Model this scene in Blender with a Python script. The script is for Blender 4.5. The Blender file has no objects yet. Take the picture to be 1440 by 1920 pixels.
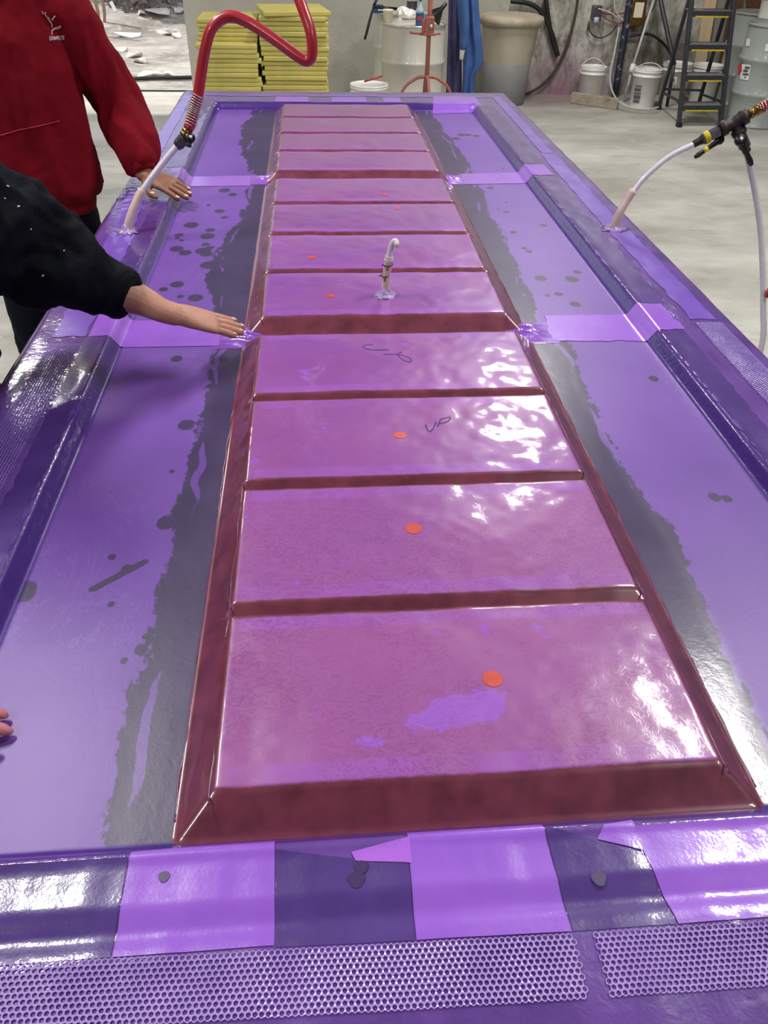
import bpy, bmesh, math, random
import numpy as np
from mathutils import Vector, Matrix
from mathutils.bvhtree import BVHTree
random.seed(7)
C = bpy.context.scene.collection
SC = bpy.context.scene
# ------------------------------------------------------------------ camera
FPX = 1454.84
CAMP = np.array([-0.1648, -0.5261, 1.761])
YAW, PITCH, ROLL = 0.0939, 0.6701, 0.0256
_f = np.array([math.sin(YAW)*math.cos(PITCH), math.cos(YAW)*math.cos(PITCH), -math.sin(PITCH)])
_r = np.array([math.cos(YAW), -math.sin(YAW), 0.0]); _u = np.cross(_r, _f)
CR = _r*math.cos(ROLL)+_u*math.sin(ROLL); CU = -_r*math.sin(ROLL)+_u*math.cos(ROLL); CF = _f
cd = bpy.data.cameras.new('camera'); cam = bpy.data.objects.new('camera', cd); C.objects.link(cam)
cd.sensor_fit = 'VERTICAL'; cd.sensor_height = 36; cd.lens = 36*FPX/1920; cd.clip_start = .02
cam.matrix_world = Matrix(((CR[0], CU[0], -CF[0], CAMP[0]), (CR[1], CU[1], -CF[1], CAMP[1]), (CR[2], CU[2], -CF[2], CAMP[2]), (0, 0, 0, 1)))
SC.camera = cam
# ------------------------------------------------------------------ world, sun, exposure
SC.view_settings.view_transform = 'Standard'; SC.view_settings.look = 'None'
SC.view_settings.gamma = 1; SC.view_settings.use_curve_mapping = False
SC.view_settings.exposure = 0.0
w = bpy.data.worlds.new('world'); SC.world = w; w.use_nodes = True
w.node_tree.nodes['Background'].inputs[0].default_value = (.80, .86, 1, 1)
w.node_tree.nodes['Background'].inputs[1].default_value = 0.9
sd = bpy.data.lights.new('sun', 'SUN'); sd.energy = 4.6; sd.angle = math.radians(2); sd.color = (1, .95, .88)
so = bpy.data.objects.new('sun', sd); C.objects.link(so)
so.rotation_euler = (math.radians(-18), math.radians(-35), 0); so.location = (-6, 20, 9)
LAMP_POWER = 70
LAMPS = [(-3.15, 6.9, 'left far'), (-2.05, 2.35, 'left near'), (1.95, 6.7, 'right far'), (2.45, 2.35, 'right near'), (-2.9, -1.7, 'left rear (added fill light)'), (2.9, -1.7, 'right rear (added fill light)')]  # rear two are made-up lamps, added as weak fill for camera-facing sides
LAMP_Z = 4.5


def ray(px, py):
    return CF + CR*(px-720)/FPX - CU*(py-960)/FPX


def at(px, py, X=None, Y=None, Z=None):
    d = ray(px, py)
    t = (X-CAMP[0])/d[0] if X is not None else (Y-CAMP[1])/d[1] if Y is not None else (Z-CAMP[2])/d[2]
    return CAMP + d*t


# ------------------------------------------------------------------ noise
def vnoise(P, seed=0):
    P = np.asarray(P, float); i = np.floor(P).astype(np.int64); f = P-i; f = f*f*(3-2*f)
    out = 0
    def h(a, b, c):
        n = (a*73856093) ^ (b*19349663) ^ (c*83492791) ^ (seed*2654435)
        n = (n ^ (n >> 13))*1274126177 & 0x7fffffff
        n = (n ^ (n >> 16)) & 0xffff
        return n/65535.0
    for dx in (0, 1):
        for dy in (0, 1):
            for dz in (0, 1):
                wgt = (f[..., 0] if dx else 1-f[..., 0])*(f[..., 1] if dy else 1-f[..., 1])*(f[..., 2] if dz else 1-f[..., 2])
                out = out + wgt*h(i[..., 0]+dx, i[..., 1]+dy, i[..., 2]+dz)
    return out*2-1


def fbm(P, o=3, seed=0):
    P = np.asarray(P, float); s = 0; a = 1
    for k in range(o):
        s = s+a*vnoise(P*(2**k), seed+k); a *= .5
    return s


def sstep(a, b, x):
    t = np.clip((x-a)/(b-a), 0, 1); return t*t*(3-2*t)


# ------------------------------------------------------------------ materials
def lin(c):
    return tuple(((v/255)/12.92 if v/255 <= .04045 else ((v/255+.055)/1.055)**2.4) for v in c)+(1,)


class NT:
    def __init__(s, name):
        s.m = bpy.data.materials.new(name); s.m.use_nodes = True; s.t = s.m.node_tree; s.b = s.t.nodes['Principled BSDF']
    def n(s, typ, **kw):
        nd = s.t.nodes.new(typ)
        for k, v in kw.items():
            if k in nd.inputs.keys(): s.set(nd.inputs[k], v)
            else: setattr(nd, k, v)
        return nd
    def set(s, inp, v):
        if isinstance(v, bpy.types.NodeSocket): s.t.links.new(v, inp)
        else: inp.default_value = v
    def P(s, **kw):
        for k, v in kw.items(): s.set(s.b.inputs[k.replace('_', ' ')], v)
    def coord(s): return s.n('ShaderNodeTexCoord').outputs['Object']
    def noise(s, scale, detail=3, rough=.55, vec=None, stretch=None, dist=0):
        v = vec or s.coord()
        if stretch:
            mp = s.n('ShaderNodeMapping'); s.t.links.new(v, mp.inputs[0]); mp.inputs['Scale'].default_value = stretch; v = mp.outputs[0]
        nd = s.n('ShaderNodeTexNoise'); s.t.links.new(v, nd.inputs['Vector'])
        nd.inputs['Scale'].default_value = scale; nd.inputs['Detail'].default_value = detail; nd.inputs['Roughness'].default_value = rough
        nd.inputs['Distortion'].default_value = dist
        return nd.outputs['Fac']
    def ramp(s, fac, lo, hi, a=0., b=1.):
        nd = s.n('ShaderNodeMapRange'); nd.inputs['From Min'].default_value = lo; nd.inputs['From Max'].default_value = hi
        nd.inputs['To Min'].default_value = a; nd.inputs['To Max'].default_value = b
        s.set(nd.inputs['Value'], fac); return nd.outputs[0]
    def mix(s, fac, a, b):
        nd = s.n('ShaderNodeMix', data_type='RGBA'); s.set(nd.inputs[0], fac); s.set(nd.inputs[6], a); s.set(nd.inputs[7], b); return nd.outputs[2]
    def math(s, op, a, b=0., clamp=False):
        nd = s.n('ShaderNodeMath', operation=op); nd.use_clamp = clamp; s.set(nd.inputs[0], a); s.set(nd.inputs[1], b); return nd.outputs[0]
    def attr(s, name):
        nd = s.n('ShaderNodeAttribute'); nd.attribute_name = name; return nd.outputs['Fac']
    def bump(s, h, strength, dist=.01):
        nd = s.n('ShaderNodeBump'); s.set(nd.inputs['Strength'], strength); nd.inputs['Distance'].default_value = dist; s.set(nd.inputs['Height'], h); return nd.outputs[0]


def simple(name, col, rough=.5, metal=0., var=.12, scale=12, bump=0., bscale=60, coat=0., spec=.5, dirt=None, dscale=4, dlo=.55, dhi=.7, damt=.8, trans=0., stretch=None):
    t = NT(name); c = lin(col)
    n = t.noise(scale, 4, stretch=stretch)
    base = t.mix(t.ramp(n, .3, .7), tuple(v*(1-var) for v in c[:3])+(1,), tuple(min(1, v*(1+var)) for v in c[:3])+(1,))
    if dirt: base = t.mix(t.ramp(t.noise(dscale, 6, .65), dlo, dhi, 0, damt), base, lin(dirt))
    t.P(Base_Color=base, Roughness=rough, Metallic=metal, Coat_Weight=coat, Specular_IOR_Level=spec)
    t.b.inputs['Coat Roughness'].default_value = .08
    if trans: t.b.inputs['Transmission Weight'].default_value = trans
    if bump: t.P(Normal=t.bump(t.noise(bscale, 3), bump, .01))
    return t.m


def mat_film():
    t = NT('bagged_purple_film')
    co = t.coord()
    fld, step, wet, wr = t.attr('field'), t.attr('step'), t.attr('wet'), t.attr('wrinkle')
    big = t.noise(2.2, 3); fine = t.noise(30, 5, .65)
    cf = t.mix(t.ramp(big, .3, .7), lin((100, 62, 150)), lin((119, 79, 170)))
    cfl = t.mix(t.ramp(t.noise(5, 4, .6), .35, .65), lin((87, 54, 132)), lin((113, 76, 162)))
    cfl = t.mix(t.math('MULTIPLY', t.ramp(t.noise(9, 5, .7), .52, .66), .55), cfl, lin((70, 48, 118)))
    col = t.mix(fld, cfl, cf)
    # white scuffs and creases printed on the film
    sc_ = t.noise(14, 6, .75, stretch=(1, .35, 1), dist=1.2)
    scm = t.math('MULTIPLY', t.ramp(t.math('ABSOLUTE', t.math('SUBTRACT', sc_, .5)), .0, .012, 1, 0), .16)
    scm = t.math('MULTIPLY', scm, t.ramp(t.noise(3, 2), .5, .62))
    col = t.mix(scm, col, lin((190, 165, 225)))
    # resin soaked band beside the core, ragged
    rg = t.noise(16, 6, .68, stretch=(1, .4, 1)); rg2 = t.noise(60, 4, .6)
    sdv = t.math('ADD', wet, t.math('ADD', t.math('MULTIPLY', t.math('SUBTRACT', rg, .5), .95), t.math('MULTIPLY', t.math('SUBTRACT', rg2, .5), .26)))
    m = t.ramp(sdv, -.015, .03)
    gap = t.attr('gap')
    gm = t.math('MULTIPLY', t.ramp(t.math('ADD', gap, t.math('MULTIPLY', t.math('SUBTRACT', t.noise(22, 5, .65, stretch=(1, .3, 1)), .5), 1.6)), .62, .72), 1.0)
    m = t.math('MULTIPLY', m, t.math('SUBTRACT', 1., t.math('MULTIPLY', gm, .75)))
    spot = t.attr('spot')
    ms = t.ramp(t.math('ADD', spot, t.math('MULTIPLY', t.math('SUBTRACT', rg2, .5), .25)), .46, .56)
    m = t.math('MAXIMUM', m, ms)
    wc = t.mix(t.ramp(t.noise(9, 5, .6), .3, .7), lin((46, 36, 66)), lin((62, 50, 86)))
    col = t.mix(t.math('MULTIPLY', m, .93), col, wc)
    col = t.mix(t.math('MULTIPLY', step, .9), col, lin((58, 24, 122)))
    gl = t.attr('gloss')
    t.P(Base_Color=col, Roughness=t.ramp(gl, 0, 1, .42, .32), Specular_IOR_Level=.4, Coat_Weight=t.ramp(gl, 0, 1, .18, 1.), Coat_Roughness=t.ramp(gl, 0, 1, .38, .04))
    mic = t.bump(t.noise(260, 3, .6), .05, .002)
    h1 = t.noise(55, 3, .5, dist=.8); h2 = t.noise(20, 2, .5, stretch=(1, .5, 1))
    hh = t.math('ADD', t.math('MULTIPLY', h1, .6), h2)
    nb = t.n('ShaderNodeBump'); t.set(nb.inputs['Strength'], wr); nb.inputs['Distance'].default_value = .006
    t.set(nb.inputs['Height'], hh); t.set(nb.inputs['Normal'], mic)
    t.P(Normal=nb.outputs[0], Coat_Normal=nb.outputs[0])
    return t.m


def mat_core():
    t = NT('bagged_foam_core')
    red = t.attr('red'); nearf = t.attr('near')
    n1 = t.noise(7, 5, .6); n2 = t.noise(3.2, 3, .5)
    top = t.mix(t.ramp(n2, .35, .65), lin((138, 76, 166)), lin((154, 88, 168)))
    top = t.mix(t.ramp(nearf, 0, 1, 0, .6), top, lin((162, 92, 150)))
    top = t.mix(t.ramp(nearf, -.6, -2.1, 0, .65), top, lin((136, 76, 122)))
    top = t.mix(t.math('MULTIPLY', t.ramp(n1, .48, .66), .35), top, lin((146, 74, 132)))
    bl = t.noise(13, 5, .6); msk = t.math('MULTIPLY', t.ramp(bl, .655, .67), .55)
    top = t.mix(msk, top, lin((158, 92, 220)))
    bl2 = t.attr('blotch'); m2 = t.ramp(t.math('ADD', bl2, t.math('MULTIPLY', t.math('SUBTRACT', t.noise(38, 6, .7), .5), 1.3)), .5, .6)
    top = t.mix(t.math('MULTIPLY', m2, .75), top, lin((160, 96, 214)))
    top = t.mix(t.math('MULTIPLY', t.math('MULTIPLY', t.attr('band'), t.ramp(t.noise(10, 4, .6), .25, .6)), .6), top, lin((160, 92, 196)))
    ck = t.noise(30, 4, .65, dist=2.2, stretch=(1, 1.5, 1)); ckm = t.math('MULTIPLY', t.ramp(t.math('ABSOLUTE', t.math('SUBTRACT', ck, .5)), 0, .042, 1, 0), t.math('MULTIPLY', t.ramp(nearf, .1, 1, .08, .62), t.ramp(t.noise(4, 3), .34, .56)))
    top = t.mix(ckm, top, lin((116, 50, 98)))
    side = t.mix(t.ramp(t.noise(22, 5, .6, stretch=(1, 1, 1)), .3, .7), lin((94, 40, 58)), lin((130, 60, 80)))
    r2 = t.ramp(t.math('ADD', red, t.math('MULTIPLY', t.math('SUBTRACT', t.noise(45, 4, .6), .5), .5)), .3, .7)
    col = t.mix(r2, top, side)
    t.P(Base_Color=col, Roughness=.34, Coat_Weight=.9, Coat_Roughness=.06)
    wv = t.n('ShaderNodeTexNoise'); cr = t.noise(42, 5, .6, dist=1.4, stretch=(1, .8, 1))
    crease = t.ramp(t.math('ABSOLUTE', t.math('SUBTRACT', cr, .5)), 0, .06)
    h = t.math('ADD', t.math('MULTIPLY', crease, .10), t.math('ADD', t.math('MULTIPLY', t.noise(9, 2), 1.6), t.math('MULTIPLY', t.noise(200, 2), .03)))
    b = t.bump(h, t.math('MULTIPLY', t.ramp(nearf, 0, 1, .02, .075), t.ramp(red, 0, 1, 1, .25)), .004)
    t.P(Normal=b, Coat_Normal=b)
    return t.m


def mat_patch(name, a, b2, gloss=1., scale=9):
    t = NT(name)
    t.P(Base_Color=t.mix(t.ramp(t.noise(scale, 4, .6), .3, .7), lin(a), lin(b2)), Roughness=.32, Coat_Weight=.9*gloss, Coat_Roughness=.06)
    bm_ = t.bump(t.math('ADD', t.noise(60, 4, .6), t.math('MULTIPLY', t.noise(240, 2), .2)), .09, .004)
    t.P(Normal=bm_, Coat_Normal=bm_)
    return t.m


def mat_wall():
    t = NT('peeling_plaster')
    g = t.n('ShaderNodeNewGeometry').outputs['Position']
    sx = t.n('ShaderNodeSeparateXYZ'); t.t.links.new(g, sx.inputs[0]); x, y, z = sx.outputs
    clean = t.mix(t.ramp(t.noise(1.6, 4, .6, vec=g), .35, .65), lin((168, 165, 154)), lin((184, 181, 170)))
    dirty = t.mix(t.ramp(t.noise(3.2, 8, .72, vec=g, stretch=(1, 1, .45)), .36, .62), lin((112, 106, 96)), lin((212, 209, 200)))
    dirty = t.mix(t.ramp(t.noise(5.5, 7, .75, vec=g, stretch=(1, 1, .6), dist=.8), .52, .66, 0, .8), dirty, lin((88, 84, 72)))
    dk = t.math('MULTIPLY', t.ramp(x, 3.1, 3.9), t.ramp(t.math('ADD', z, t.math('MULTIPLY', t.noise(4, 5, .6, vec=g), .8)), 1.3, .7))
    dirty = t.mix(t.math('MULTIPLY', dk, .75), dirty, lin((92, 86, 78)))
    col = t.mix(t.ramp(t.math('ADD', x, t.noise(3, 3, vec=g)), 2.3, 2.6), clean, dirty)
    # purple overspray along the foot of the wall
    pm = t.math('MULTIPLY', t.ramp(t.math('ABSOLUTE', t.math('SUBTRACT', x, 2.75)), .8, .1), t.ramp(t.math('ADD', z, t.math('MULTIPLY', t.noise(6, 5, .7, vec=g), .5)), .85, .25))
    col = t.mix(t.math('MULTIPLY', pm, .8), col, lin((140, 92, 122)))
    t.P(Base_Color=col, Roughness=.85, Normal=t.bump(t.noise(9, 8, .7, vec=g), .5, .03))
    return t.m


def mat_floor():
    t = NT('stained_concrete')
    g = t.coord()
    c = t.mix(t.ramp(t.noise(1.3, 6, .65, vec=g, stretch=(.6, 1, 1)), .35, .65), lin((152, 149, 141)), lin((198, 196, 188)))
    c = t.mix(t.ramp(t.noise(7, 7, .7, vec=g, stretch=(.5, 1, 1)), .55, .72, 0, .55), c, lin((126, 123, 115)))
    c = t.mix(t.ramp(t.noise(14, 5, .7, vec=g), .62, .7, 0, .6), c, lin((214, 211, 203)))
    sx = t.n('ShaderNodeSeparateXYZ'); t.t.links.new(g, sx.inputs[0]); x, y, z = sx.outputs
    pk = t.math('MULTIPLY', t.ramp(t.math('ADD', y, t.noise(3, 4, vec=g)), 8.6, 9.5), t.ramp(t.math('ABSOLUTE', t.math('SUBTRACT', x, 2.6)), 1.2, .3))
    c = t.mix(t.math('MULTIPLY', pk, .6), c, lin((112, 82, 88)))
    t.P(Base_Color=c, Roughness=t.ramp(t.noise(3, 3, vec=g), .3, .7, .5, .75), Normal=t.bump(t.noise(40, 6, .7, vec=g), .15, .01))
    return t.m


M = {}
M['film'] = mat_film(); M['core'] = mat_core()
M['light'] = mat_patch('light_purple_fabric', (146, 88, 210), (160, 102, 218))
M['pink'] = mat_patch('pink_purple_film', (172, 100, 226), (186, 112, 226))
M['lav'] = mat_patch('lavender_peel_strip', (114, 78, 184), (130, 94, 198))
M['dark'] = mat_patch('dark_purple_fabric', (70, 46, 118), (88, 62, 140))
M['net'] = mat_patch('white_flow_netting', (156, 124, 206), (184, 154, 226), scale=20)
M['net2'] = mat_patch('violet_flow_netting', (130, 98, 190), (150, 118, 206), scale=20)
M['spot'] = simple('dark_resin_spot', (66, 48, 98), .35, coat=.5)
M['crease'] = mat_patch('film_crease', (92, 40, 96), (104, 46, 100))
M['pleat'] = mat_patch('pleated_film', (150, 90, 205), (128, 70, 185))
M['wall'] = mat_wall(); M['floor'] = mat_floor()
M['wallplain'] = simple('plain_wall', (140, 137, 131), .85, var=.08, scale=2)
M['ceiling'] = simple('dark_ceiling', (76, 76, 78), .9, var=.1, scale=1.5)
M['orange'] = simple('orange_dot', (205, 78, 70), .35, coat=.8, var=.1, scale=60)
M['ink'] = simple('marker_ink', (72, 48, 112), .5, var=.1)
M['red'] = simple('red_rubber', (168, 34, 50), .36, var=.12, scale=20, coat=.5)
M['steel'] = simple('spring_steel', (214, 210, 206), .3, .75, var=.08, scale=60)
M['brass'] = simple('brass', (150, 112, 66), .32, 1., var=.25, scale=50)
M['iron'] = simple('black_iron', (52, 46, 44), .5, .5, var=.3, scale=60, bump=.2, bscale=150)
M['grey'] = simple('grey_metal', (96, 92, 104), .4, .7, var=.2, scale=40)
M['blackp'] = simple('black_plastic', (20, 20, 22), .35, var=.2)
M['yellow'] = simple('yellow_band', (214, 186, 30), .45, var=.15, scale=30)
M['tube'] = simple('milky_tube', (226, 218, 232), .25, var=.05, coat=.5, scale=20)
M['sleeve'] = simple('beige_sleeve', (214, 188, 182), .5, var=.1, scale=25)
M['putty'] = simple('white_sealant', (176, 146, 208), .25, var=.25, scale=90, coat=1., bump=.9, bscale=120)
M['foam'] = simple('yellow_foam', (198, 185, 104), .8, var=.10, scale=8, bump=.25, bscale=160)
M['drum_l'] = simple('pale_drum_paint', (196, 193, 182), .35, var=.04, scale=6, dirt=(150, 146, 134), dscale=3, dlo=.6, dhi=.72, damt=.5, coat=.2)
M['drum_r'] = simple('grey_drum_paint', (150, 155, 152), .35, var=.04, scale=6, dirt=(120, 124, 120), dlo=.6, damt=.5, coat=.2)
M['white'] = simple('white_plastic', (232, 229, 224), .4, var=.04, scale=10, dirt=(176, 168, 158), dscale=6, dlo=.62, dhi=.75, damt=.5)
M['cream'] = simple('cream_plastic', (226, 216, 192), .5, var=.05)
M['bin'] = simple('milky_bin', (178, 169, 150), .5, var=.06, scale=6, dirt=(168, 128, 124), dscale=4, dlo=.62, dhi=.74, damt=.5)
M['liquid'] = simple('grey_liquid_seen_through_bin', (136, 136, 136), .5, var=.06, scale=8, dirt=(150, 112, 122), dlo=.6, damt=.5)
M['lid'] = simple('dusty_lid', (178, 166, 146), .7, var=.15, scale=10, dirt=(132, 116, 98), dlo=.5, damt=.6)
M['rust'] = simple('red_oxide_paint', (158, 92, 82), .5, .1, var=.15, scale=30)
M['blue'] = simple('blue_cloth', (62, 96, 156), .75, var=.2, scale=9, bump=.2, bscale=120, dirt=(180, 190, 210), dscale=26, dlo=.74, dhi=.78)
M['violet'] = simple('violet_cloth', (82, 76, 124), .75, var=.2, scale=9, bump=.2, bscale=120)
M['ladder'] = simple('charcoal_ladder', (58, 60, 66), .45, .3, var=.2, scale=30, dirt=(150, 145, 140), dscale=30, dlo=.68, dhi=.74)
M['tread'] = simple('dusty_tread', (104, 104, 106), .7, var=.15, scale=20)
M['pine'] = simple('pine_board', (206, 182, 146), .65, var=.12, scale=6, stretch=(8, 8, .8))
M['brown'] = simple('brown_board', (98, 66, 44), .65, var=.25, scale=6, stretch=(8, 8, .8))
M['oldwood'] = simple('weathered_block', (160, 150, 134), .8, var=.15, scale=10, stretch=(1, 6, 6), dirt=(108, 94, 74), dlo=.58)
M['stake'] = simple('bare_wood', (164, 138, 108), .8, var=.25, scale=8, stretch=(4, 4, .8))
M['pipeblue'] = simple('navy_pipe', (34, 38, 58), .5, var=.35, scale=14, dirt=(160, 160, 166), dscale=12, dlo=.56, dhi=.62)
M['pipewhite'] = simple('white_pipe', (188, 186, 182), .5, var=.12, scale=14)
M['hose'] = simple('black_hose', (30, 29, 26), .5, var=.2, scale=30)
M['hosebrown'] = simple('dusty_hose', (66, 56, 48), .6, var=.2, scale=12)
M['label'] = simple('white_label', (220, 220, 218), .6, var=.03)
M['print'] = simple('label_print', (84, 86, 92), .6, var=.1)
M['redlabel'] = simple('red_label', (196, 52, 50), .5)
M['green'] = simple('green_band', (126, 172, 74), .5)
M['bluep'] = simple('blue_liquid', (32, 88, 140), .2, var=.1, coat=.6)
M['clear'] = simple('clear_bottle', (186, 200, 216), .15, var=.05, coat=.6)
M['hoodie'] = simple('red_fleece', (126, 14, 30), .9, var=.10, scale=14, bump=.25, bscale=420, spec=.15)
M['jacket'] = simple('black_work_cloth', (12, 15, 25), .85, var=.3, scale=10, bump=.25, bscale=260, spec=.15)
M['jeans'] = simple('dark_denim', (20, 24, 38), .85, var=.35, scale=5, bump=.3, bscale=300, spec=.15)
M['stitch'] = simple('white_stitching', (206, 178, 176), .7, var=.05)
M['seam'] = simple('pale_seam', (176, 46, 60), .8)
M['shoe'] = simple('dark_boot', (40, 34, 30), .7)
M['hair'] = simple('dark_hair', (24, 18, 15), .6, var=.3, scale=60, stretch=(1, 1, .2))
M['debris'] = simple('pale_scrap', (226, 222, 214), .8, var=.08, dirt=(176, 160, 140), dlo=.6)
M['cable'] = simple('thin_cable', (44, 42, 40), .5)
M['redcable'] = simple('red_cable', (130, 60, 56), .5)
M['palecable'] = simple('pale_cable', (196, 192, 184), .5)


def mat_skin(name, col, dark):
    t = NT(name)
    c = t.mix(t.ramp(t.noise(22, 5, .6), .3, .7), lin(col), lin(dark))
    t.P(Base_Color=c, Roughness=.5, Specular_IOR_Level=.35, Normal=t.bump(t.math('ADD', t.noise(90, 4, .6), t.noise(420, 2)), .16, .003))
    t.b.inputs['Subsurface Weight'].default_value = .12; t.b.inputs['Subsurface Radius'].default_value = (.008, .003, .002)
    return t.m


M['skin_a'] = mat_skin('tan_skin', (146, 100, 80), (126, 82, 64)); M['skin_b'] = mat_skin('light_skin', (200, 152, 134), (182, 128, 108))
M['skin_c'] = mat_skin('pink_skin', (212, 140, 150), (190, 112, 122)); M['nail'] = simple('fingernail', (214, 172, 160), .3, var=.05)


def mat_ground():
    t = NT('littered_dirt')
    g = t.coord()
    c = t.mix(t.ramp(t.noise(.9, 6, .65, vec=g), .38, .62), lin((150, 142, 132)), lin((206, 200, 192)))
    c = t.mix(t.ramp(t.noise(6, 8, .75, vec=g, stretch=(.5, 1, 1)), .52, .62, 0, .8), c, lin((228, 224, 218)))
    c = t.mix(t.ramp(t.noise(4, 6, .7, vec=g, stretch=(.5, 1, 1)), .6, .7, 0, .7), c, lin((116, 104, 92)))
    t.P(Base_Color=c, Roughness=.9, Normal=t.bump(t.noise(14, 7, .75, vec=g), .8, .05))
    return t.m


M['ground'] = mat_ground()


# ------------------------------------------------------------------ mesh helpers
def wloc(o):
    v = Vector((0, 0, 0))
    while o: v += o.location; o = o.parent
    return v


def obj(name, V, F, m, parent=None, loc=None, smooth=True, bevel=0., attrs=None):
    V = np.asarray(V, float)
    off = np.array(wloc(parent)) if parent else (np.array(loc, float) if loc is not None else np.zeros(3))
    me = bpy.data.meshes.new(name); me.from_pydata((V-off).tolist(), [], F); me.validate()
    if smooth: me.polygons.foreach_set('use_smooth', [True]*len(me.polygons))
    if m: me.materials.append(m)
    for k, a in (attrs or {}).items():
        at_ = me.attributes.new(k, 'FLOAT', 'POINT'); at_.data.foreach_set('value', np.asarray(a, np.float32))
    o = bpy.data.objects.new(name, me); C.objects.link(o)
    if parent: o.parent = parent
    elif loc is not None: o.location = loc
    if bevel:
        b = o.modifiers.new('bevel', 'BEVEL'); b.width = bevel; b.segments = 2; b.limit_method = 'ANGLE'
        me.set_sharp_from_angle(angle=math.radians(40))
    return o


def thing(name, label, cat, loc=(0, 0, 0), group=None):
    o = bpy.data.objects.new(name, None); C.objects.link(o); o.location = loc; o.empty_display_size = .1
    return tag(o, label, cat, group)


def tag(o, label=None, cat=None, group=None, kind=None):
    if label: o['label'] = label
    if cat: o['category'] = cat
    if group: o['group'] = group
    if kind: o['kind'] = kind
    return o


def dup(root, loc, label=None):
    r = root.copy(); C.objects.link(r); r.location = loc
    if label: r['label'] = label
    for ch in list(root.children):
        c = ch.copy(); C.objects.link(c); c.parent = r
        for g_ in ch.children:
            d = g_.copy(); C.objects.link(d); d.parent = c
    return r


def unit(v):
    v = np.asarray(v, float); return v/(np.linalg.norm(v)+1e-12)


def spline(P, n):
    P = np.asarray(P, float)
    if len(P) < 3: return np.array([P[0]+(P[-1]-P[0])*t for t in np.linspace(0, 1, n)])
    Q = np.vstack([2*P[0]-P[1], P, 2*P[-1]-P[-2]]); out = []
    for s in np.linspace(0, len(P)-1, n):
        i = min(int(s), len(P)-2); t = s-i; a, b, c, d = Q[i:i+4]
        out.append(.5*((2*b)+(-a+c)*t+(2*a-5*b+4*c-d)*t*t+(-a+3*b-3*c+d)*t**3))
    return np.array(out)


class MB:
    def __init__(s): s.V = []; s.F = []
    def add(s, V, F):
        k = len(s.V); s.V += [tuple(v) for v in V]; s.F += [tuple(i+k for i in f) for f in F]; return s
    def rings(s, R, cap=True, closed=True):
        n = len(R[0]); V = [p for r in R for p in r]; F = []
        for i in range(len(R)-1):
            for j in range(n if closed else n-1):
                j2 = (j+1) % n; F.append((i*n+j, i*n+j2, (i+1)*n+j2, (i+1)*n+j))
        if cap: F.append(tuple(range(n-1, -1, -1))); F.append(tuple((len(R)-1)*n+j for j in range(n)))
        return s.add(V, F)
    def tube(s, P, r, n=10, cap=True, up=None, seg=None, closed=False):
        """r: number, list of numbers or list of (a,b) with a along side, b along up"""
        P = np.asarray(P, float); rr = np.asarray([r]*len(P) if np.isscalar(r) else r, float)
        if rr.ndim == 1: rr = np.c_[rr, rr]
        if seg:
            L = len(P); P = spline(P, seg); x = np.linspace(0, L-1, seg); rr = np.c_[np.interp(x, range(L), rr[:, 0]), np.interp(x, range(L), rr[:, 1])]
        R = []; u = None
        for i in range(len(P)):
            d = unit(P[min(i+1, len(P)-1)]-P[max(i-1, 0)])
            if u is None: u = np.array(up if up is not None else ((0, 0, 1) if abs(d[2]) < .9 else (1, 0, 0)), float)
            u = unit(u-d*np.dot(u, d)); sd_ = np.cross(d, u)
            R.append([P[i]+sd_*rr[i, 0]*math.cos(a)+u*rr[i, 1]*math.sin(a) for a in np.linspace(0, 2*math.pi, n, endpoint=False)])
        return s.rings(R, cap)
    def lathe(s, prof, o=(0, 0, 0), n=32, cap=True, axis=None):
        o = np.asarray(o, float)
        if axis is None: ex, ey, ez = np.eye(3)
        else:
            ez = unit(axis); ex = unit(np.cross(ez, (0.3, 1, .2))); ey = np.cross(ez, ex)
        R = [[o+ex*r*math.cos(a)+ey*r*math.sin(a)+ez*z for a in np.linspace(0, 2*math.pi, n, endpoint=False)] for r, z in prof]
        return s.rings(R, cap)
    def box(s, c, size, ax=None):
        c = np.asarray(c, float); ax = np.eye(3) if ax is None else np.asarray(ax, float); h = np.asarray(size, float)/2
        V = [c+ax[0]*x*h[0]+ax[1]*y*h[1]+ax[2]*z*h[2] for x in (-1, 1) for y in (-1, 1) for z in (-1, 1)]
        return s.add(V, [(0, 1, 3, 2), (4, 6, 7, 5), (0, 4, 5, 1), (2, 3, 7, 6), (0, 2, 6, 4), (1, 5, 7, 3)])
    def bar(s, a, b, wd, th, side):
        a, b = np.asarray(a, float), np.asarray(b, float); d = unit(b-a); sd_ = unit(np.asarray(side, float)-d*np.dot(side, d)); up = np.cross(d, sd_)
        return s.box((a+b)/2, (wd, np.linalg.norm(b-a), th), (sd_, d, up))
    def ell(s, c, r, ax=None, n=14, m=9):
        c = np.asarray(c, float); ax = np.eye(3) if ax is None else np.asarray(ax, float)
        R = []
        for t in np.linspace(-math.pi/2*.97, math.pi/2*.97, m):
            R.append([c+ax[0]*r[0]*math.cos(t)*math.cos(p)+ax[1]*r[1]*math.cos(t)*math.sin(p)+ax[2]*r[2]*math.sin(t) for p in np.linspace(0, 2*math.pi, n, endpoint=False)])
        return s.rings(R)
    def build(s, name, m, parent=None, **k): return obj(name, s.V, s.F, m, parent, **k)


def rotz(a): return np.array([[math.cos(a), math.sin(a), 0], [-math.sin(a), math.cos(a), 0], [0, 0, 1]])


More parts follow.
